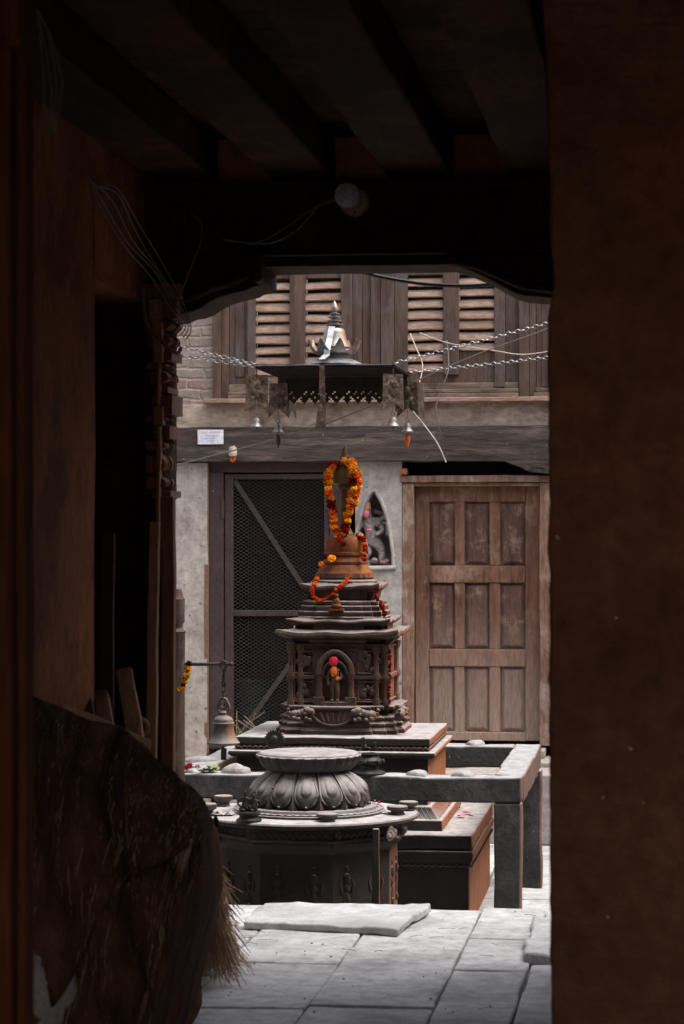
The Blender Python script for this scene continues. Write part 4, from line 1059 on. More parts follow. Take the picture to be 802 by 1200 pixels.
# ================================================================== HANGING CANOPY
CXY = Vector((SX-.055, 12.98, 0)); CH = .375; CZ = 2.515
canopy = thing('hanging_canopy', (CXY.x, CXY.y, CZ), 'square sheet metal canopy with brass pinnacle and corner banners hung above the shrine', 'canopy')
bm = B()
def cs(h, z): return [(CXY.x-h, CXY.y-h, z), (CXY.x+h, CXY.y-h, z), (CXY.x+h, CXY.y+h, z), (CXY.x-h, CXY.y+h, z)]
n = 10
g = []
for i in range(n+1):
    row = []
    for j in range(n+1):
        x, y = -1+2*i/n, -1+2*j/n; e = max(abs(x), abs(y))
        z = CZ+.03*(1-e)**1.0+.05*max(0, .32-e)+noise.noise(Vector((x*4, y*4, 1)))*.014*(1-.6*(e < .45)) + .008*(abs(x*y))**3
        row.append(bm.verts.new((CXY.x+CH*x, CXY.y+CH*y, z)))
    g.append(row)
for i in range(n):
    for j in range(n): face(bm, (g[i][j], g[i+1][j], g[i+1][j+1], g[i][j+1]))
ret = bmesh.ops.solidify(bm, geom=list(bm.faces), thickness=.006)
part('roof_sheet', bm, M['sheet'], canopy)
bm = B(); loft(bm, [cs(CH-.004, CZ-.016), cs(CH-.004, CZ-.004)]); part('soffit', bm, M['soffit_shade'], canopy)  # extra sheet whose dark colour stands in for shade below the roof
# perforated valance with scalloped lower edge along the rear
bm = B(); hv = .362; cell = .0102; zt_, hh = CZ-.017, .15
for s in (1,):
    c, sn = [(1, 0), (0, 1), (-1, 0), (0, -1)][s]
    nx_ = 72; nz_ = 15
    for i in range(nx_):
        t0 = -hv+2*hv*i/nx_; t1 = t0+2*hv/nx_
        sc = int(nz_-2.2+2.2*abs(math.sin(i*PI/6)))
        for j in range(min(sc, nz_)):
            rr, cc2 = j % 4, i % 6
            hole = j in (2, 4, 6, 8, 9, 11) and (i*7+j*5) % (4 if j > 7 else 7) == 0 and noise.noise(Vector((i*.37, j*1.9, s))) > -.25
            if hole: continue
            z_1 = zt_-hh*j/nz_; z_0 = zt_-hh*(j+1)/nz_
            ps = [(hv, t0, z_0), (hv, t1, z_0), (hv, t1, z_1), (hv, t0, z_1)]
            quad(bm, *[(CXY.x+(x*c-y*sn), CXY.y+(x*sn+y*c), z) for x, y, z in ps])
bmesh.ops.remove_doubles(bm, verts=bm.verts, dist=.0004)
part('perforated_valance', bm, M['valance'], canopy, smooth=0)
# ribbon down the front
bm = B(); rx = at(378, 460, CXY.y-CH-.004).x; ry = CXY.y-CH-.006
rb = [(-.016, .012, CZ+.002), (-.017, .015, CZ-.14), (-.013, .017, CZ-.17), (-.03, .02, CZ-.27), (-.036, .018, CZ-.335)]
loft(bm, [[(rx+a_, ry, z), (rx+b_, ry, z), (rx+b_, ry+.004, z), (rx+a_, ry+.004, z)] for a_, b_, z in rb]); part('ribbon', bm, M['copper'], canopy)
# brass pinnacle
pin_c = Vector((CXY.x+.003, CXY.y, CZ+.045))
bm = B()
lathe(bm, [(.16, -.02), (.13, -.004), (.10, .008), (.085, .012)], 0, 0, 40)
for v_ in bm.verts: v_.co += pin_c
part('pinnacle_foot', bm, M['sheet'], canopy)
bm = B()
lathe(bm, [(.07, .01), (.072, .03), (.09, .045), (.10, .055), (.096, .06), (.088, .058), (.092, .075), (.086, .085), (.074, .10), (.064, .125), (.058, .155), (.053, .17), (.04, .18), (.028, .185)], 0, 0, 40)
for v_ in bm.verts: v_.co += pin_c
pin = part('pinnacle', bm, M['brass'], canopy)
bm = B()
for k in range(8):     # upturned lotus leaves
    a_ = k*PI/4+.35; d = Vector((math.cos(a_), math.sin(a_), 0)); t_v = Vector((-d.y, d.x, 0))
    rows = []
    for r_, z, w_ in ((.06, .03, .035), (.088, .032, .044), (.112, .044, .040), (.130, .070, .026), (.142, .112, .004)):
        rows.append([pin_c+d*r_-t_v*w_+Vector((0, 0, z+.006)), pin_c+d*(r_+.006)+Vector((0, 0, z)), pin_c+d*r_+t_v*w_+Vector((0, 0, z+.006)), pin_c+d*(r_-.006)+Vector((0, 0, z+.01))])
    loft(bm, rows)
part('upturned_leaves', bm, M['brass'], pin)
bm = B()
lathe(bm, [(.028, .182), (.03, .19), (.047, .193), (.047, .20), (.026, .204), (.026, .211), (.040, .214), (.040, .221), (.022, .225), (.022, .231), (.034, .234), (.034, .241), (.018, .245), (.018, .250), (.028, .253), (.028, .259), (.013, .263), (.013, .268), (.020, .273), (.021, .288), (.011, .310), (.002, .328)], 0, 0, 24)
for v_ in bm.verts: v_.co += pin_c
part('spire', bm, M['brass'], pin)
# bright tin strap over the pinnacle
bm = B(); sx = pin_c.x-.012
path = [(-.045, .185, .004), (-.075, .12, -.004), (-.115, .055, -.012), (-.118, .03, -.014), (-.2, .0, -.028)]
rows = []
for y, z, x in path:
    rows.append([(sx+x-.017, pin_c.y+y, pin_c.z+z), (sx+x+.017, pin_c.y+y, pin_c.z+z), (sx+x+.017, pin_c.y+y-.003, pin_c.z+z-.003), (sx+x-.017, pin_c.y+y-.003, pin_c.z+z-.003)])
loft(bm, rows); part('tin_strap', bm, M['tin'], canopy, smooth=0)
# banners at the corners with bells
bells = [('left front', -1, -1), ('left rear', -1, 1), ('right front', 1, -1), ('right rear', 1, 1)]
bell_labels = ['small pale bell under the leftmost copper banner of the canopy', 'small pale bell with a long dark clapper under the second banner from the left',
               'small pale bell beside the pink tassel, third banner from the left', 'small pale bell with an orange leaf clapper under the rightmost banner']
for bi, (nm, kx, ky) in enumerate(bells):
    cx_, cy_ = CXY.x+kx*(CH-.012), CXY.y+ky*(CH-.012)
    bm = B()
    zt2 = CZ-.05; w_ = .056; hgt = .195
    pr = [(-w_, zt2), (w_, zt2), (w_*1.05, zt2-hgt*.55), (w_*1.15, zt2-hgt), (0, zt2-hgt*.72), (-w_*1.15, zt2-hgt), (-w_*1.05, zt2-hgt*.55)]
    ang = [.25, -.3, .5, -.25][bi]
    ca, sa = math.cos(ang), math.sin(ang)
    for (o1, flip) in ((0, 0), (.05, 1)):
        # front fold and side fold of the banner
        rr = []
        for dy in (0, .004):
            ring = []
            for x, z in pr:
                if flip: X_, Y_ = w_+dy, x*.8+w_
                else: X_, Y_ = x, dy
                ring.append((cx_+X_*ca-Y_*sa, cy_+X_*sa+Y_*ca, z))
            rr.append(ring)
        loft(bm, rr)
    for (dx, dz, r_) in ((0, -.05, .024), (-.02, -.09, .013), (.02, -.095, .014), (0, -.115, .016), (-.034, -.03, .010), (.034, -.03, .010), (-.012, -.045, .012), (.015, -.065, .010), (-.03, -.12, .010), (.03, -.12, .01)):
        ball(bm, (cx_+dx*ca, cy_+dx*sa-.002, zt2+dz), r_*.9, 2, (1, .18, 1.15), .12)
    tube(bm, [(cx_, cy_, zt2), (cx_, cy_, CZ)], .004, 6)
    part('corner_banner', bm, M['copper'], canopy, smooth=30)
    bz = zt2-hgt-.028
    p = Vector((cx_, cy_-.01, bz-.055))
    bl = thing('small_bell', p, bell_labels[bi], 'bell', 'bells hanging from the canopy')
    bm = B(); lathe(bm, [(.034, .0), (.0345, .004), (.027, .012), (.021, .026), (.019, .04), (.014, .048), (.006, .052), (.005, .06)], 0, 0, 20)
    for v_ in bm.verts: v_.co += p
    tube(bm, [p+Vector((.010*math.cos(k*PI/6), 0, .068+.010*math.sin(k*PI/6))) for k in range(13)], .003, 6)
    tube(bm, [p+Vector((0, 0, .076)), p+Vector((0, 0, .15))], .003, 6)
    part('bell_cup', bm, M['bell'], bl)
    bm = B(); tube(bm, [p+Vector((0, 0, .03)), p+Vector((0, 0, -.012))], .004, 6)
    if bi in (1, 3):
        tube(bm, [p+Vector((0, 0, -.01)), p+Vector((0, 0, -.025)), p+Vector((0, 0, -.05)), p+Vector((0, 0, -.085))], (lambda t: .003+.014*math.sin(min(t*1.05, 1)*PI)), 8)
    part('clapper', bm, M['oransin'] if bi == 3 else M['copper'], bl)
# chains
def chain(name, a_, b_, label, sag=.03, L=.034, hw=.0095, r=.0027):
    a_, b_ = Vector(a_), Vector(b_); T = (b_-a_).length; n = int(T/(L*.72)); bm = B()
    P = lambda t: a_.lerp(b_, t)-Vector((0, 0, sag*4*t*(1-t)))
    for i in range(n):
        p, q = P(i/n), P((i+1)/n); m_ = (p+q)/2; t = (q-p).normalized()
        side = t.cross(Vector((0, 0, 1))).normalized(); up = side.cross(t)
        ax = up*.97+side*.2 if i % 2 else side*.97-up*.25
        nm_ = t.cross(ax); K_ = 10; rings = []
        for k in range(K_):
            a2 = 2*PI*k/K_; cx2, cy2 = math.cos(a2), math.sin(a2)
            c_ = m_+t*(cx2*(L/2-hw*.35))+ax*(cy2*hw)
            out = (t*cx2+ax*cy2).normalized()
            rings.append([bm.verts.new(c_+out*r*math.cos(j*PI/2.5)+nm_*r*math.sin(j*PI/2.5)) for j in range(5)])
        for k in range(K_):
            A_, B_ = rings[k], rings[(k+1) % K_]
            for j in range(5): face(bm, (A_[j], A_[(j+1) % 5], B_[(j+1) % 5], B_[j]))
    return single(name, bm, M['chain'], (a_+b_)/2, label, 'chain', 'chains holding up the canopy')
def corner(kx, ky): return Vector((CXY.x+kx*CH*.97, CXY.y+ky*CH*.97, CZ+.004))
def ext(a_, u, v, xend):
    y = a_.y; q = at(u, v, y); k = (xend-a_.x)/(q.x-a_.x); return a_+(q-a_)*k
c1 = corner(-1, -1); c2 = corner(-1, 1); c3 = corner(1, -1); c4 = corner(1, 1)
chain('chain', c1, ext(c1, 205, 398, -4.58), 'upper left steel chain from the canopy to the left side wall', .05)
chain('chain', c1+Vector((.02, .0, -.01)), ext(c1, 205, 411, -4.58), 'lower left steel chain just below the other left one', .03)
chain('chain', c3, ext(c3, 640, 373, 1.98), 'upper right steel chain from the canopy corner to the right side wall', .04)
chain('chain', c4, ext(c4, 640, 412, 1.98), 'lower right steel chain reaching the far right canopy corner', .05)

# loose wires around the canopy
def cable(name, pts, r, m, label, n=6, cat='wire', group=None):
    bm = B(); tube(bm, bez(pts, n), r, 6)
    return single(name, bm, M[m], pts[0], label, cat, group)
cable('electric_wire', [at(487, 447, 13.35), at(560, 415, 13.3), at(642, 385, 13.2), at(800, 322, 13.1)], .0035, 'cable', 'thin grey wire rising to the right between the two right hand chains')
cable('electric_wire', [at(160, 560, 13.6), at(215, 543, 13.5), at(300, 521, 13.4), at(378, 498, 13.35), at(446, 471, 13.35)], .0035, 'cable', 'straight thin wire crossing the grey beam below the canopy')
cable('electric_wire', [at(481, 391, 13.6), at(488, 408, 13.5), at(495, 425, 13.45), at(494, 440, 13.4), at(490, 452, 13.36)], .003, 'cream', 'short pale curved wire left of the right louvres')
cable('electric_wire', [at(492, 390, 15.6), at(515, 399, 15.6), at(540, 405, 15.5), at(580, 411, 15.5), at(622, 415, 15.5), at(700, 400, 15.5)], .0036, 'cream', 'pale wire running level across the right shutters')
cable('electric_wire', [at(524, 399, 15.6), at(526, 425, 15.55), at(524, 440, 15.5), at(514, 465, 15.5), at(511, 485, 15.5), at(518, 512, 15.6), at(522, 530, 15.9)], .0036, 'cable', 'grey wire dangling in front of the right window sill')
cable('electric_wire', [at(484, 482, 13.3), at(498, 499, 13.3), at(513, 520, 13.25), at(523, 542, 13.25)], .0036, 'paleflex', 'thick white wire end hanging from the rightmost banner over the doorway')

# ================================================================== BELL POST AT LEFT
PYp = 10.75
p0 = at(208, 900, PYp); p0.z = 0
pillar = thing('stone_post', (p0.x, PYp, SINK), 'slender dark turned post with an iron arm at the left of the shrine', 'post')
zp = lambda v: at(208, v, PYp).z
bm = B()
lathe(bm, [(.042, SINK-.1), (.042, 0), (.036, .1), (.034, zp(800)), (.036, zp(742)), (.04, zp(740)), (.026, zp(736)), (.026, zp(732)), (.034, zp(728)), (.034, zp(706)), (.036, zp(702)), (.028, zp(699)), (.024, zp(695)), (.018, zp(690))], p0.x, p0.y, 20)
part('shaft', bm, M['postwood'], pillar)
za = zp(778.5); xe = at(271, 778, PYp-.02).x
bm = B(); tube(bm, [(p0.x, PYp, za), (xe, PYp-.02, za+.003)], .0085, 8); ball(bm, (xe, PYp-.02, za+.003), .012, 2); part('iron_arm', bm, M['iron'], pillar)
bx = at(262, 800, PYp-.02).x; by = PYp-.02
zb_ = lambda v: at(262, v, by).z
bm = B()
def ring(c_, r_, axis, th): 
    pts = [Vector(c_)+Vector((r_*math.cos(k*PI/8)*(axis == 'x' or axis == 'z'), r_*math.cos(k*PI/8)*(axis == 'y'), r_*1.25*math.sin(k*PI/8))) for k in range(17)]
    tube(bm, pts, th, 6)
ring((bx, by, za-.002), .016, 'x', .004)
tube(bm, [(bx-.008, by, za-.02), (bx+.006, by, zb_(790)), (bx-.006, by, zb_(801)), (bx+.004, by, zb_(808))], .005, 6)
tube(bm, [(bx+.010, by, za-.02), (bx-.004, by, zb_(792)), (bx+.009, by, zb_(802)), (bx-.002, by, zb_(808))], .005, 6)
ring((bx, by, zb_(811)), .014, 'y', .0045)
single('bell_chain', bm, M['iron'], (bx, by, zb_(818)), 'twisted iron link carrying the large bell from the post arm', 'chain')
bell = thing('temple_bell', (bx, by, zb_(873)), 'large weathered bronze bell hanging from the iron arm at the left', 'bell')
bm = B()
lathe(bm, [(.060, zb_(873)), (.072, zb_(871.5)), (.074, zb_(870)), (.066, zb_(867.5)), (.058, zb_(864)), (.052, zb_(860)), (.048, zb_(855)), (.047, zb_(850)), (.049, zb_(849)), (.049, zb_(847)), (.045, zb_(846)), (.045, zb_(844)), (.038, zb_(841)), (.024, zb_(839)), (.016, zb_(838)), (.018, zb_(835)), (.012, zb_(833))], bx, by, 40)
part('bell_body', bm, M['bronze'], bell)
bm = B()
for s in (-1, 1): tube(bm, [(bx+s*.012, by, zb_(837)), (bx+s*.026, by, zb_(832)), (bx+s*.026, by, zb_(826)), (bx+s*.012, by, zb_(821)), (bx+s*.004, by, zb_(824))], .006, 8)
ring((bx, by, zb_(824)), .018, 'x', .006); part('crown_loop', bm, M['bronze'], bell)
bm = B(); tube(bm, [(bx, by, zb_(860)), (bx, by, zb_(878))], .006, 6); rbox(bm, bx-.012, bx+.012, by-.008, by+.008, zb_(890), zb_(876)); part('clapper', bm, M['iron'], bell)
garland('yellow_garland', [at(222, 775, PYp-.06), at(220, 784, PYp-.06), at(219, 794, PYp-.07), at(216, 802, PYp-.07), at(211, 811, PYp-.07)], .012, 'short strand of bright yellow marigolds with one red bloom looped on the iron arm', cols=YEL, every=(9, 1), seed=12, fill=2, spread=.6)
# twigs and weeds by the gate
p = at(300, 866, 13.9); p.z = .4
bm = B(); rnd = random.Random(9)
base = at(296, 868, 14.6)
for k in range(9):
    a_ = rnd.uniform(-.9, .9); l = rnd.uniform(.1, .24); s_ = base+Vector((rnd.uniform(-.12, .12), rnd.uniform(-.05, .05), 0))
    tube(bm, [s_, s_+Vector((math.sin(a_)*l*.5, 0, l*.45)), s_+Vector((math.sin(a_*1.4)*l, rnd.uniform(-.04, .04), l*.8))], .003, 5)
tube(bm, [Vector((base.x, base.y, SINK)), base], .008, 6)
for k in range(4): tube(bm, [Vector((base.x+rnd.uniform(-.05, .05), base.y, SINK)), base+Vector((rnd.uniform(-.12, .12), 0, .02))], .005, 5)
wd = single('dry_twigs', bm, M['twig'], (base.x, base.y, SINK), 'dry twiggy weed growing between the gate and the shrine pedestal', 'plant')
bm = B()
for k in range(60):
    c_ = base+Vector((rnd.uniform(-.16, .2), rnd.uniform(-.06, .06), rnd.uniform(-.06, .06))); l = rnd.uniform(.012, .028)
    d1 = Vector((rnd.uniform(-1, 1), rnd.uniform(-1, 1), rnd.uniform(-.5, 1))).normalized()*l; d2 = d1.cross(Vector((rnd.uniform(-1, 1), 1, .3))).normalized()*l*.5
    quad(bm, c_-d1, c_+d2, c_+d1, c_-d2)
part('leaves', bm, M['leaf'], wd, smooth=0)

# ================================================================== PASSAGE HOUSE
ph = thing('passage_house', (-.8, 8, 0), 'dark timber and plaster house whose covered passage frames the courtyard', 'house')
XL = -1.92
bm = B()
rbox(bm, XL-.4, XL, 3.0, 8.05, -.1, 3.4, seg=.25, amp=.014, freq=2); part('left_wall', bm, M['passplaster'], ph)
bm = B()
rbox(bm, -3.5, at(176, 0, 9.06).x, 8.98, 9.06, -.1, 3.1, seg=.2, amp=.006); part('timber_partition', bm, M['blackwood'], ph)
bm = B(); rbox(bm, XL-.4, XL, 8.05, 8.97, 2.5, 3.1, seg=.3, amp=.01); part('left_wall', bm, M['passplaster'], ph)
bm = B()
box(bm, XL-1.5, XL-1.4, 7.9, 8.97, -.1, 3.1); box(bm, XL-1.4, XL-.41, 7.85, 7.95, -.1, 3.1); box(bm, XL-1.4, XL-.42, 7.96, 8.97, 2.6, 2.7); part('side_room', bm, M['void'], ph)
PYr = 6.0
xp = at(645, 600, PYr).x
bm = B()
# the pier: a thick wall end with a battered, uneven plaster edge
nz = 160; rings = []
edge_u = [(0, 636), (60, 638), (140, 641.5), (250, 644), (330, 648), (352, 646), (370, 641.5), (600, 643), (900, 643.5), (1130, 645), (1200, 646)]
def eu(v):
    for (v0, u0), (v1, u1) in zip(edge_u, edge_u[1:]):
        if v <= v1: return u0+(u1-u0)*max(v-v0, 0)/(v1-v0)
    return 645
for k in range(nz+1):
    z = -.1+3.5*k/nz; v = 620-(z-EYE)*F/6.05
    x = at(eu(min(max(v, 0), 1200)), v, PYr).x+noise.noise(Vector((0, 0, z*9)))*.005+noise.noise(Vector((3, 0, z*31)))*.004
    rings.append([(x+.012, PYr, z), (2.2, PYr, z), (2.2, 9.2, z), (xp, 9.2, z), (x, PYr+.02, z)])
loft(bm, rings)
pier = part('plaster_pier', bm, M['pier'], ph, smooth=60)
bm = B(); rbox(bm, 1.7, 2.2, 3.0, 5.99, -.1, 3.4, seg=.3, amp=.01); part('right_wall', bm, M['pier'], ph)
# ceiling boards and joists
bm = B()
y = 3.0
while y < 9.15:
    w_ = random.uniform(.14, .24); rbox(bm, -2.4, 2.2, y+.006, min(y+w_, 9.2)-.004, 3.115, 3.15+random.uniform(0, .012), seg=.4, amp=.006); y += w_
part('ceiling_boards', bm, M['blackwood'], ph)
bm = B(); box(bm, -2.6, 2.2, 3.0, 8.69, 3.172, 3.3); part('upper_floor', bm, M['blackwood'], ph)
for xc in (-2.21, -1.77, -1.33, -.89, -.45, 0., .45, .9, 1.35):
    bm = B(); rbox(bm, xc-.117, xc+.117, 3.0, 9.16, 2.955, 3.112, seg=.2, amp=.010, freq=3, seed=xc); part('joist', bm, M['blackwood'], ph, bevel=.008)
for xc in (-1.99, -1.55, -1.11, -.67, -.225):
    bm = B(); rbox(bm, xc-.101, xc+.101, 8.92, 9.12, 2.942, 3.112, seg=.06, amp=.006, freq=6, seed=xc); part('infill_block', bm, M['redblock'], ph, bevel=.004)
bm = B(); rbox(bm, -2.9, .3, 8.86, 9.16, 2.667, 2.94, seg=.14, amp=.010, freq=3); part('cross_beam', bm, M['blackwood'], ph, bevel=.01)
bm = B(); rbox(bm, -2.9, .3, 8.82, 8.859, 2.905, 2.938, seg=.14, amp=.006, freq=3); part('beam_moulding', bm, M['darkwood'], ph, bevel=.006)
YL = 8.9
def P2(u, v): p = at(u, v, YL); return (p.x, p.z)
bm = B(); (xa, zA), (xb, zB) = P2(303, 303), P2(523, 297); rbox(bm, xa, xb, YL-.09, YL-.045, zA, zB, seg=.1, amp=.004)
rbox(bm, xa-.05, xb+.05, YL-.04, YL+.25, P2(400, 313)[1], 2.664, seg=.1, amp=.004); part('lintel_board', bm, M['darkwood'], ph, bevel=.004)
bm = B()
pts = [(120, 299), (311, 299), (311, 331), (304, 336), (297, 337), (290, 341), (272, 345), (258, 349), (246, 355), (236, 362), (226, 366), (214, 368), (206, 372), (120, 385)]
prism(bm, [P2(*q) for q in pts], YL-.02, YL+.28)
prism(bm, [P2(*q) for q in ((301, 299), (312, 297), (312, 330), (306, 335), (301, 332))], YL-.10, YL-.021)
brk = part('arch_bracket', bm, M['darkwood'], ph, bevel=.006)
bm = B()
pl = [(292, 322), (272, 332), (252, 337), (235, 345), (220, 352), (190, 356)]
tube(bm, [Vector((P2(*q)[0], YL-.03, P2(*q)[1])) for q in pl], .018, 6); part('bracket_moulding', bm, M['darkwood'], brk)
bm = B()
pts = [(700, 299), (522, 299), (522, 309), (535, 312), (552, 318), (566, 324), (580, 331), (592, 338), (604, 344), (616, 347), (640, 349), (660, 352), (700, 356)]
prism(bm, [P2(*q) for q in pts], YL-.02, YL+.28)
brk = part('arch_bracket', bm, M['darkwood'], ph, bevel=.006)
bm = B(); tube(bm, [Vector((P2(*q)[0], YL-.03, P2(*q)[1])) for q in ((528, 307), (560, 313), (590, 326), (612, 336), (660, 342))], .016, 6); part('bracket_moulding', bm, M['darkwood'], brk)
# the house front above, keeping the sky off the shrine face
bm = B(); box(bm, -4.6, 2.2, 8.7, 9.2, 3.17, 5.2); part('facade_wall', bm, M['brick'], ph)
bm = B(); box(bm, -4.6, XL-.5, 9.07, 9.2, -.1, 3.16); part('facade_wall', bm, M['brick'], ph)
# near door jamb at the left edge of view
bm = B(); YJ = 4.6
rbox(bm, at(-60, 0, YJ+.08).x, at(24, 0, YJ+.08).x, YJ, YJ+.08, -.1, 3.3, seg=.1, amp=.004, freq=3); rbox(bm, at(28, 0, YJ+.1).x, at(40, 0, YJ+.1).x, YJ+.03, YJ+.1, -.1, 3.3, seg=.1, amp=.004)
jamb = part('door_jamb', bm, M['jamb'], ph, bevel=.006)
bm = B(); rbox(bm, at(-200, 0, YJ).x, at(38, 0, YJ+.3).x, YJ+.12, YJ+.3, -.1, 3.3, seg=.2, amp=.006); part('jamb_backing', bm, M['blackwood'], ph)
bm = B(); zj = at(20, 45, YJ).z; rbox(bm, at(12, 0, YJ).x, at(31, 0, YJ).x, YJ-.03, YJ+.0, zj-.02, zj, seg=.03, amp=.002); rbox(bm, at(6, 0, YJ).x, at(26, 0, YJ).x, YJ-.025, YJ, zj+.001, zj+.2, seg=.05, amp=.003); part('jamb_block', bm, M['jamb'], jamb)

# carved timber doorpost at the mouth of the passage
YC = 8.75
cp = thing('carved_pillar', (at(190, 600, YC).x, YC, 0), 'carved red brown timber pillar with knobbed edge at the mouth of the passage', 'pillar')
bm = B()
def cz(v): return at(190, v, YC).z
def blk(u0, u1, v0, v1, y0=0, y1=.2, seed=0): 
    rbox(bm, at(u0, 0, YC+y0).x, at(u1, 0, YC+y0).x, YC+y0, YC+y1, cz(v1), cz(v0), seg=.05, amp=.004, freq=6, seed=seed+u0)
blk(168, 193, 345, 585, .06, .3); blk(168, 190, 585, 1200, .06, .3)
part('post_core', bm, M['blackwood'], cp, bevel=.006)
bm = B()
for (u0, u1, v0, v1) in ((179, 190, 375, 425), (183.5, 187, 425, 475), (179.5, 190, 475, 498), (183, 188, 498, 545), (182.5, 187, 545, 612), (174, 188, 350, 375)): blk(u0, u1, v0, v1, .0, .055)
part('edge_moulding', bm, M['plank'], cp, bevel=.004)
bm = B()
prof = [(170, 335, 216, 352, 'b'), (194, 392, 208, 410, 'k'), (192, 413, 206, 424, 'b'), (190, 426, 203, 434, 'k'), (195, 436, 206, 452, 'k'), (192, 455, 202, 462, 'b'), (190, 464, 207, 487, 'b'), (190, 488, 202, 496, 'k'), (190, 500, 204, 515, 'b'),
        (190, 517, 203, 530, 'k'), (190, 532, 202, 556, 'k'), (190, 558, 203, 575, 'k'), (190, 576, 205, 584, 'b'), (192, 376, 209, 390, 'k'), (188, 354, 212, 375, 'b')]
for (u0, v0, u1, v1, t) in prof:
    a_, b_ = at(u0, v0, YC+.12), at(u1, v1, YC+.12)
    if t == 'b': rbox(bm, a_.x-.02, b_.x, YC+.04, YC+.24, b_.z, a_.z, seg=.04, amp=.004, freq=8, seed=v0)
    else:
        cx9, cz9, rx9, rz9 = a_.x-.01, (a_.z+b_.z)/2, (b_.x-a_.x)+.01, (a_.z-b_.z)/2*.98
        rings9 = []
        for (yy, kk) in ((YC+.03, .8), (YC+.045, .97), (YC+.06, 1), (YC+.10, .93), (YC+.14, 1), (YC+.19, .97), (YC+.22, .8)):
            rings9.append([(cx9+rx9*kk*math.cos(a9*PI/12), yy, cz9+rz9*kk*math.sin(a9*PI/12)*(1+.12*math.sin(a9*1.3+v0))) for a9 in range(-6, 7)]+[(cx9-.03, yy, cz9+rz9*.9), (cx9-.03, yy, cz9-rz9*.9)])
        loft(bm, rings9)
        for k9 in range(3): tube(bm, [(cx9+rx9*math.cos(a9*PI/10)*1.01, YC+.06+.05*k9, cz9+rz9*math.sin(a9*PI/10)*1.01) for a9 in range(-5, 6)], .004, 5)
part('carved_knobs', bm, M['carved'], cp, bevel=.004)
# planks leaning by the pillar
def plank(u0, u1, v0, v1, Y, lean, label, m='plank', th=.04, name='leaning_plank', zbot=0., wide=None, cat='plank', grp='planks leaning at the left'):
    a_ = at((u0+u1)/2, v0, Y); w_ = wide or (at(u1, 0, Y).x-at(u0, 0, Y).x); L_ = a_.z-zbot
    bm = B(); rbox(bm, -w_/2, w_/2, -th/2, th/2, 0, L_, seg=.06, amp=.005, freq=4, seed=u0)
    for v_ in bm.verts:
        v_.co.x += lean*(v_.co.z/L_)
        v_.co = Vector((a_.x-lean+v_.co.x, Y+v_.co.y, zbot+v_.co.z))
    return single(name, bm, M[m], (a_.x-lean, Y, zbot), label, cat, grp, bevel=.004)
plank(176, 187, 611, 900, 8.6, .02, 'narrow upright plank against the carved pillar, the lighter of the tall pair')
plank(190, 205, 583, 900, 8.7, -.0, 'tall upright dark board at the passage mouth next to the turned post', 'carved', .05)
plank(187, 196, 590, 900, 8.8, -.0, 'narrow shadowed board wedged between the two tall upright planks', 'darkwood', .03)
plank(119, 134, 625, 900, 8.25, .01, 'dark split plank standing in the shadowed side opening', 'darkwood', .03)
# ================================================================== HEAP UNDER THE TARPAULIN
bm = B()
nu, nv_ = 190, 120; g = []
ctrl = [(6.2, .0, .50), (6.35, .30, .52), (6.6, .72, .54), (6.9, 1.03, .56), (7.2, 1.14, .58), (7.6, 1.05, .54), (8.2, .93, .44), (8.6, .82, .33), (8.85, .72, .24), (9.0, .58, .18), (9.08, .40, .15)]
def interp(y):
    for (a0, *A), (a1, *B_) in zip(ctrl, ctrl[1:]):
        if y <= a1:
            t = (y-a0)/(a1-a0); t = min(max(t, 0), 1); return [p+(q-p)*t for p, q in zip(A, B_)]
    return list(ctrl[-1][1:])
for i in range(nu+1):
    y = 6.2+(9.08-6.2)*(i/nu)
    top, wd_ = interp(y)
    row = []
    for j in range(nv_+1):
        s = j/nv_
        # across the top, over the shoulder and down the side
        if s < .45:
            q = s/.45; x = XL+.01+wd_*q*.86; z = top-(.20*q+.12*q**4)*min(1, top/.6)
        else:
            q = (s-.45)/.55; a_ = q
            sh = max(top-.32*min(1, top/.6), 0)
            x = XL+.01+wd_*(.86+.16*math.sin(min(q*2.2, 1)*PI/2)-.27*q**1.3)
            z = sh*(1-q**1.15)+.0+(.06 if y > 8.3 else 0)*(1-q)
        f1 = noise.noise(Vector((x*6+z*2, y*1.6, z*1.2)))*.06
        f2 = noise.noise(Vector((x*9+y*5, y*2.5, z*1.2)))*.028
        gq = x*11+z*3.2+y*.8+noise.noise(Vector((x*3, y*2, z*2)))*1.0
        f3 = (.5-abs(noise.noise(Vector((gq, z*.9, 3)))))*.085+(.5-abs(noise.noise(Vector((gq*2.1, z*1.6, 9)))))*.045-.05
        k = .4+.6*min(1, s*3)
        p = Vector((x+(f1*.4+f2*.5+f3*.25*max(0, s-.45))*k, y-f3*1.5*k-f1*.6, max(z+(f1+f2*.5)*k*.7, .01)))
        hz_ = [(-1.95, .10), (-1.77, .20), (-1.62, .40), (-1.54, .64), (-1.40, .72), (-1.0, .74)]
        hv_ = .1
        for (xa, za_), (xb, zb2) in zip(hz_, hz_[1:]):
            if xa <= p.x <= xb: hv_ = za_+(zb2-za_)*(p.x-xa)/(xb-xa)
        hv_ += noise.noise(Vector((p.x*9, 2, p.y*3)))*.03
        if p.z > .02 and y < 8.6:
            t_h = min(max((hv_-p.z)/.035, 0), 1); t_h = t_h*t_h*(3-2*t_h)
            p.y += .11*t_h; p.x -= .035*t_h
        row.append(bm.verts.new(p))
    g.append(row)
for i in range(nu):
    for j in range(nv_): face(bm, (g[i][j], g[i+1][j], g[i+1][j+1], g[i][j+1]))
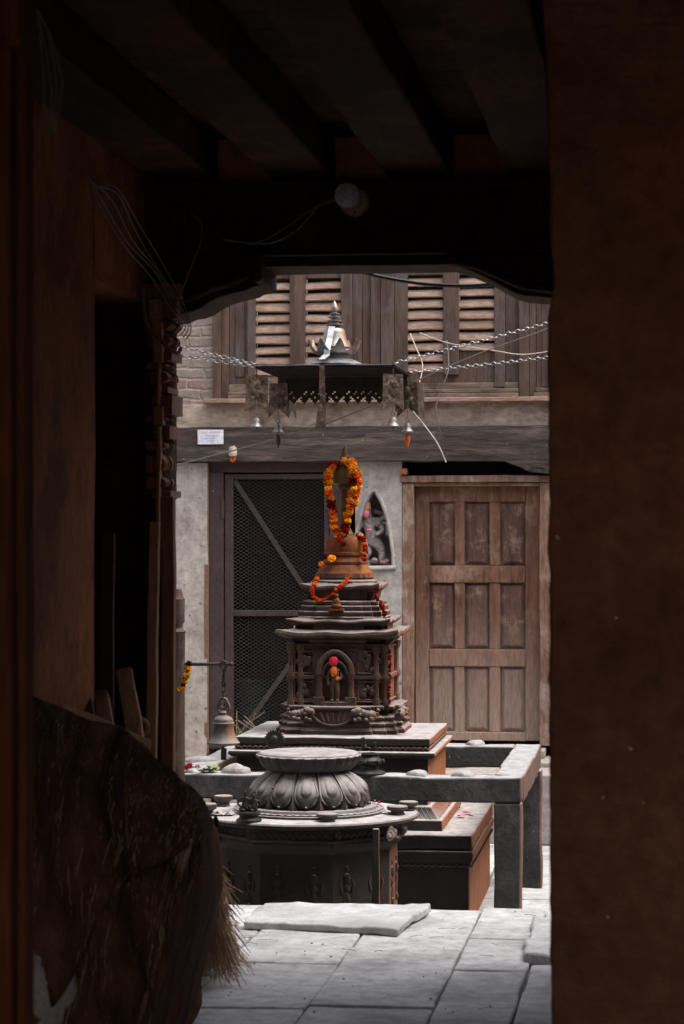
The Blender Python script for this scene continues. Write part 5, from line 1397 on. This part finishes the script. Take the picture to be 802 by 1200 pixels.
# closing flap at the far end
e = g[-1]; flap = []
for k in range(1, 5):
    flap.append([bm.verts.new(Vector((v_.co.x*(1-.12*k/4)+(XL)*.12*k/4, v_.co.y+.05*k, v_.co.z*(1-.12*k)+.0))) for v_ in e])
prev = e
for r_ in flap:
    for j in range(nv_): face(bm, (prev[j], r_[j], r_[j+1], prev[j+1]))
    prev = r_
g_pts = [[v_.co.copy() for v_ in row] for row in g]
def proj(q):
    d_ = -st*q.x+ct*q.y; return 401+F*(ct*q.x+st*q.y)/d_, 620-F*(q.z-EYE)/d_
fr = []
for row in g[:int(nu*.55)]:
    for v_ in row:
        u_, w_ = proj(v_.co)
        if (150 < u_ < 230 and 915 < w_ < 985) or (120 < u_ < 160 and 960 < w_ < 1000): fr.append(v_.co.copy())
heap = single('tarpaulin_heap', bm, M['tarp'], (-1.7, 7.6, 0), 'heap draped in a worn dark brown tarpaulin along the left passage wall', 'tarpaulin', smooth=180)
bm = B(); rnd = random.Random(77)
fr.sort(key=lambda q: (round(q.x, 1), q.z))
for k in range(330):
    q = fr[int(len(fr)*rnd.random()**.8)]+Vector((rnd.uniform(-.01, .01), -.012, 0)); l = rnd.uniform(.08, .24)
    tube(bm, [q, q+Vector((rnd.uniform(-.012, .006)-.12*l, -.012, -l*.5)), q+Vector((rnd.uniform(-.02, .01)-.3*l, .0, -l))], rnd.uniform(.0006, .0011), 4, r2=.0004)
part('frayed_fibre', bm, M['straw'], heap)
bm = B(); bm2 = B()
rows_f = g_pts
for k in range(3600):
    i = int(8+rnd.random()*nu*.6); j = int(rnd.random()*nv_*.62); q = rows_f[i][j]; u_, w_ = proj(q)
    if not (35 < u_ < 240): continue
    # follow the cloth down its steepest side
    n_ = 5+int(rnd.random()*7); pts = [q+Vector((0, -.004, .004))]; ii = i; jj = float(j); dj = rnd.uniform(.1, .5)
    for st_ in range(n_):
        ii -= 1; jj += dj
        if ii < 2: break
        pts.append(rows_f[ii][min(max(int(jj), 0), nv_)]+Vector((rnd.uniform(-.001, .001), -.004, .003)))
    if len(pts) > 3: tube(bm2 if rnd.random() < .09 else bm, pts, rnd.uniform(.0007, .0013), 4, r2=.0004)
part('hair_nap', bm, M['tarp'], heap)['kind'] = 'stuff'
part('pale_hair', bm2, M['straw'], heap)['kind'] = 'stuff'
# straw
bm = B(); rnd = random.Random(21)
for k in range(900):
    y = rnd.uniform(8.55, 9.25)
    v = 985+rnd.random()*125; u = 226+20*rnd.random()+24*(v-985)/125
    a_ = at(u, v, y)
    l = rnd.uniform(.08, .24); dx = rnd.uniform(-.02, .07); bend = rnd.uniform(-.03, .05)
    p1 = a_+Vector((dx*.5+bend*.4, rnd.uniform(-.03, .03), -l*.5)); p2 = a_+Vector((dx+bend, rnd.uniform(-.05, .05), -l))
    p2.z = max(p2.z, .004); p1.z = max(p1.z, .008)
    tube(bm, [a_, p1, p2], .0022, 4, r2=.0012)
ball(bm, at(236, 1035, 8.95), 1, 3, (.075, .16, .17), .10); ball(bm, at(248, 1075, 8.95), 1, 3, (.06, .14, .14), .10); ball(bm, at(230, 1110, 8.95), 1, 3, (.08, .14, .13), .10)
single('straw_bundle', bm, M['straw'], at(240, 1110, 8.95), 'shaggy pale straw spilling from the far end of the tarpaulin heap', 'straw')
bm = B(); p = at(48, 1180, 6.6)
vs = ball(bm, p, 1, 4, (.10, .16, .22))
for v_ in vs: v_.co += Vector((1, .3, .6))*noise.noise(v_.co*9)*.025
single('grey_sack', bm, M['sack'], p, 'pale grey sack at the bottom left beside the tarpaulin', 'sack')
# boards and scrap lumber on the heap
def scrap(u0, v0, u1, v1, Y, w_, th, label, m='plank', grp='scrap timber on the heap'):
    a_, b_ = at(u0, v0, Y), at(u1, v1, Y+.25); d = (b_-a_); L_ = d.length; d.normalize()
    bm = B(); rbox(bm, -w_/2, w_/2, -th/2, th/2, 0, L_, seg=.05, amp=.006, freq=6, seed=u0)
    rot = Vector((0, 0, 1)).rotation_difference(d).to_matrix()
    for v_ in bm.verts: v_.co = a_+rot @ v_.co
    single('scrap_timber', bm, M[m], a_, label, 'timber', grp, bevel=.004)
scrap(165, 900, 146, 785, 8.3, .06, .03, 'pale sawn board end sticking up from the heap near the pillar')
scrap(40, 832, 172, 885, 7.6, .10, .06, 'long rough log lying along the top of the heap')
scrap(70, 850, 78, 806, 7.7, .07, .04, 'short broken block at the left of the heap top')
scrap(128, 860, 118, 812, 8.0, .05, .03, 'thin upright splint between the log and the pale board', 'carved')
scrap(100, 850, 92, 808, 7.85, .08, .03, 'dark squared offcut half hidden behind the log', 'darkwood')
p = at(166, 852, 8.55)
bm = B(); tube(bm, [p+Vector((.022*math.cos(k*PI/8), 0, .028*math.sin(k*PI/8))) for k in range(17)], .010, 8); rbox(bm, p.x-.045, p.x-.012, p.y-.02, p.y+.02, p.z-.035, p.z+.035)
single('wooden_pulley', bm, M['plank'], p, 'small wooden ring bracket fixed beside the pale board end', 'pulley')

# lamp on the cross beam
lc = at(408, 230, 8.78)
lamp = thing('ceiling_lamp', lc, 'unlit round frosted lamp with pale holder on the dark cross beam', 'lamp')
bm = B(); q = at(415, 236, 8.82)
def disc(bm, c_, prof):
    t = bmesh.new(); lathe(bm_tmp := t, prof, 0, 0, 28)
    rot = Matrix.Rotation(R(90), 3, 'X')
    off = {v_: bm.verts.new(Vector(c_)+rot @ v_.co) for v_ in t.verts}
    for f_ in t.faces: face(bm, [off[v_] for v_ in f_.verts])
    t.free()
disc(bm, q, [(.055, -.03), (.056, .0), (.05, .01), (.03, .012), (.028, .04)]); part('holder', bm, M['ceramic'], lamp)
bm = B(); disc(bm, lc, [(.03, -.02), (.042, .0), (.047, .02), (.045, .035), (.03, .046), (.001, .05)]); part('globe', bm, M['glass'], lamp)
bm = B(); ball(bm, q+Vector((.004, -.012, -.042)), .005, 2); part('screw', bm, M['iron'], lamp)
cable('electric_wire', [at(397, 231, 8.78), at(378, 238, 8.77), at(355, 252, 8.77), at(330, 270, 8.78), at(300, 284, 8.8), at(262, 281, 8.81)], .0035, 'cable', 'thin flex from the round lamp along the cross beam, upper strand')
cable('electric_wire', [at(397, 234, 8.78), at(375, 241, 8.76), at(362, 255, 8.76), at(345, 272, 8.78), at(320, 284, 8.78), at(290, 286, 8.8)], .0035, 'cable', 'thin flex sagging below the other from the round lamp')
p = at(212, 252, 8.81)
bm = B(); rbox(bm, p.x-.03, p.x+.03, p.y-.03, p.y+.03, p.z-.025, p.z+.025, seg=.02, amp=.003)
single('junction_box', bm, M['darkwood'], p, 'small brown junction block on the cross beam left of the lamp', 'junction box', bevel=.003)
cable('electric_wire', [at(226, 252, 8.78), at(236, 262, 8.77), at(235, 285, 8.77), at(225, 310, 8.78), at(212, 345, 8.81)], .003, 'cable', 'thin wire curling down from the brown junction block')
cable('electric_cable', [at(418, 313, 9.2), at(430, 320, 9.3), at(460, 327, 9.35), at(500, 333, 9.38), at(545, 335, 9.35), at(590, 332, 9.3), at(640, 326, 9.25)], .0075, 'rubber', 'thick black cable slung under the lintel before the shutters', 8)
rw_ = random.Random(31)
for k in range(5):
    o = k*3.6; j = lambda q: rw_.uniform(-q, q)
    cable('wire_bundle', [at(104+o*.6, 208+o*.8, 7.95), at(122+o*1.2+j(4), 246-o*1.6+j(5), 8.1), at(148+o+j(3), 288-o*1.8+j(5), 8.3), at(178+o*.8+j(3), 326-o*1.2+j(4), 8.5), at(197+o*1.1, 356-o*.4, 8.62), at(211+o*.9, 378+o*.4, 8.68), at(204+o*1.0, 389+o*.6, 8.7)], .0022, 'cable',
          'one of the thin grey wires sagging down the left wall to the carved pillar', group='wires sagging to the carved pillar')
for k in range(4):
    o = k*6.5; j = lambda q: rw_.uniform(-q, q)
    cable('wire_bundle', [at(43, 12, 5.6), at(47+o*.7, 42+j(6), 5.6), at(51+o*1.1, 82+o*.6, 5.6), at(53+o*.9+j(2), 116, 5.6), at(56+o*.5, 140+o*.5, 5.6), at(62, 157, 5.65)], .0016, 'cable',
          'one of the grey wires hanging in a loop at top left beside the door jamb', group='wires looped beside the door jamb')
cable('electric_cable', [at(168, 340, 8.66), at(172, 380, 8.66), at(190, 400, 8.66), at(207, 414, 8.68), at(212, 408, 8.72)], .007, 'carved', 'reddish cable drooping across the top of the carved pillar')

# ================================================================== UNSEEN WALLS ADDED TO BLOCK LIGHT
nb = thing('side_blocker_wall', (-5, 13, SINK), 'unseen plain plastered wall added at the left of the court to block light', 'house')
bm = B(); rbox(bm, -5.0, -4.6, 9.2, 16.8, SINK-.1, 3.6, seg=.5, amp=.02, freq=1); part('plaster_wall', bm, M['plaster2'], nb)
nb = thing('side_blocker_wall', (2.2, 13, SINK), 'unseen brick wall added at the right of the court to block light', 'house')
bm = B(); rbox(bm, 2.0, 2.4, 9.2, 16.8, SINK-.1, 3.6, seg=.5, amp=.02, freq=1); part('brick_wall', bm, M['brick'], nb)

bm = B(); rbox(bm, -7, 6, -5.4, -5.0, -.1, 4.0, seg=.5, amp=.02, freq=1)  # added out of view to limit the sky reaching the passage
hs = thing('rear_blocker_wall', (0, -5.2, 0), 'unseen plain brick wall added behind the viewer to block sky light', 'house'); part('brick_wall', bm, M['brick'], hs)
# ================================================================== LIGHT, SKY, CAMERA
w = bpy.data.worlds.new('World'); C.world = w; w.use_nodes = True
nt = w.node_tree; bg = nt.nodes['Background']
sky = nt.nodes.new('ShaderNodeTexSky'); sky.sky_type = 'NISHITA'; sky.sun_disc = False
SUN_EL, SUN_AZ = R(64), R(100)      # azimuth measured from +Y towards +X
sky.sun_elevation = SUN_EL; sky.sun_rotation = SUN_AZ
sky.air_density = 1.0; sky.dust_density = 6.0; sky.ozone_density = 1.0
hs_ = nt.nodes.new('ShaderNodeHueSaturation'); hs_.inputs['Saturation'].default_value = .4     # thin overcast
nt.links.new(sky.outputs[0], hs_.inputs['Color']); nt.links.new(hs_.outputs[0], bg.inputs['Color']); bg.inputs['Strength'].default_value = .47
sun = bpy.data.lights.new('sun', 'SUN'); sun.energy = .9; sun.angle = R(40); sun.color = (1, .93, .84)
so = bpy.data.objects.new('sun', sun); COL.objects.link(so)
d = Vector((math.sin(SUN_AZ)*math.cos(SUN_EL), math.cos(SUN_AZ)*math.cos(SUN_EL), math.sin(SUN_EL)))
so.rotation_euler = d.to_track_quat('Z', 'Y').to_euler(); so.location = (4, 14, 9)

cam = bpy.data.cameras.new('camera'); co = bpy.data.objects.new('camera', cam); COL.objects.link(co)
cam.sensor_fit = 'VERTICAL'; cam.sensor_height = 36; cam.lens = F/1200*36
cam.shift_y = 20/1200
cam.clip_start = .1; cam.clip_end = 500
co.location = (0, 0, EYE); co.rotation_euler = (R(90), 0, TH)
cam.dof.use_dof = True; cam.dof.focus_distance = 13.0; cam.dof.aperture_fstop = 5.6
C.camera = co
C.view_settings.view_transform = 'Standard'; C.view_settings.look = 'None'; C.view_settings.exposure = 0
C.render.engine = 'CYCLES'
C.cycles.max_bounces = 10; C.cycles.diffuse_bounces = 8
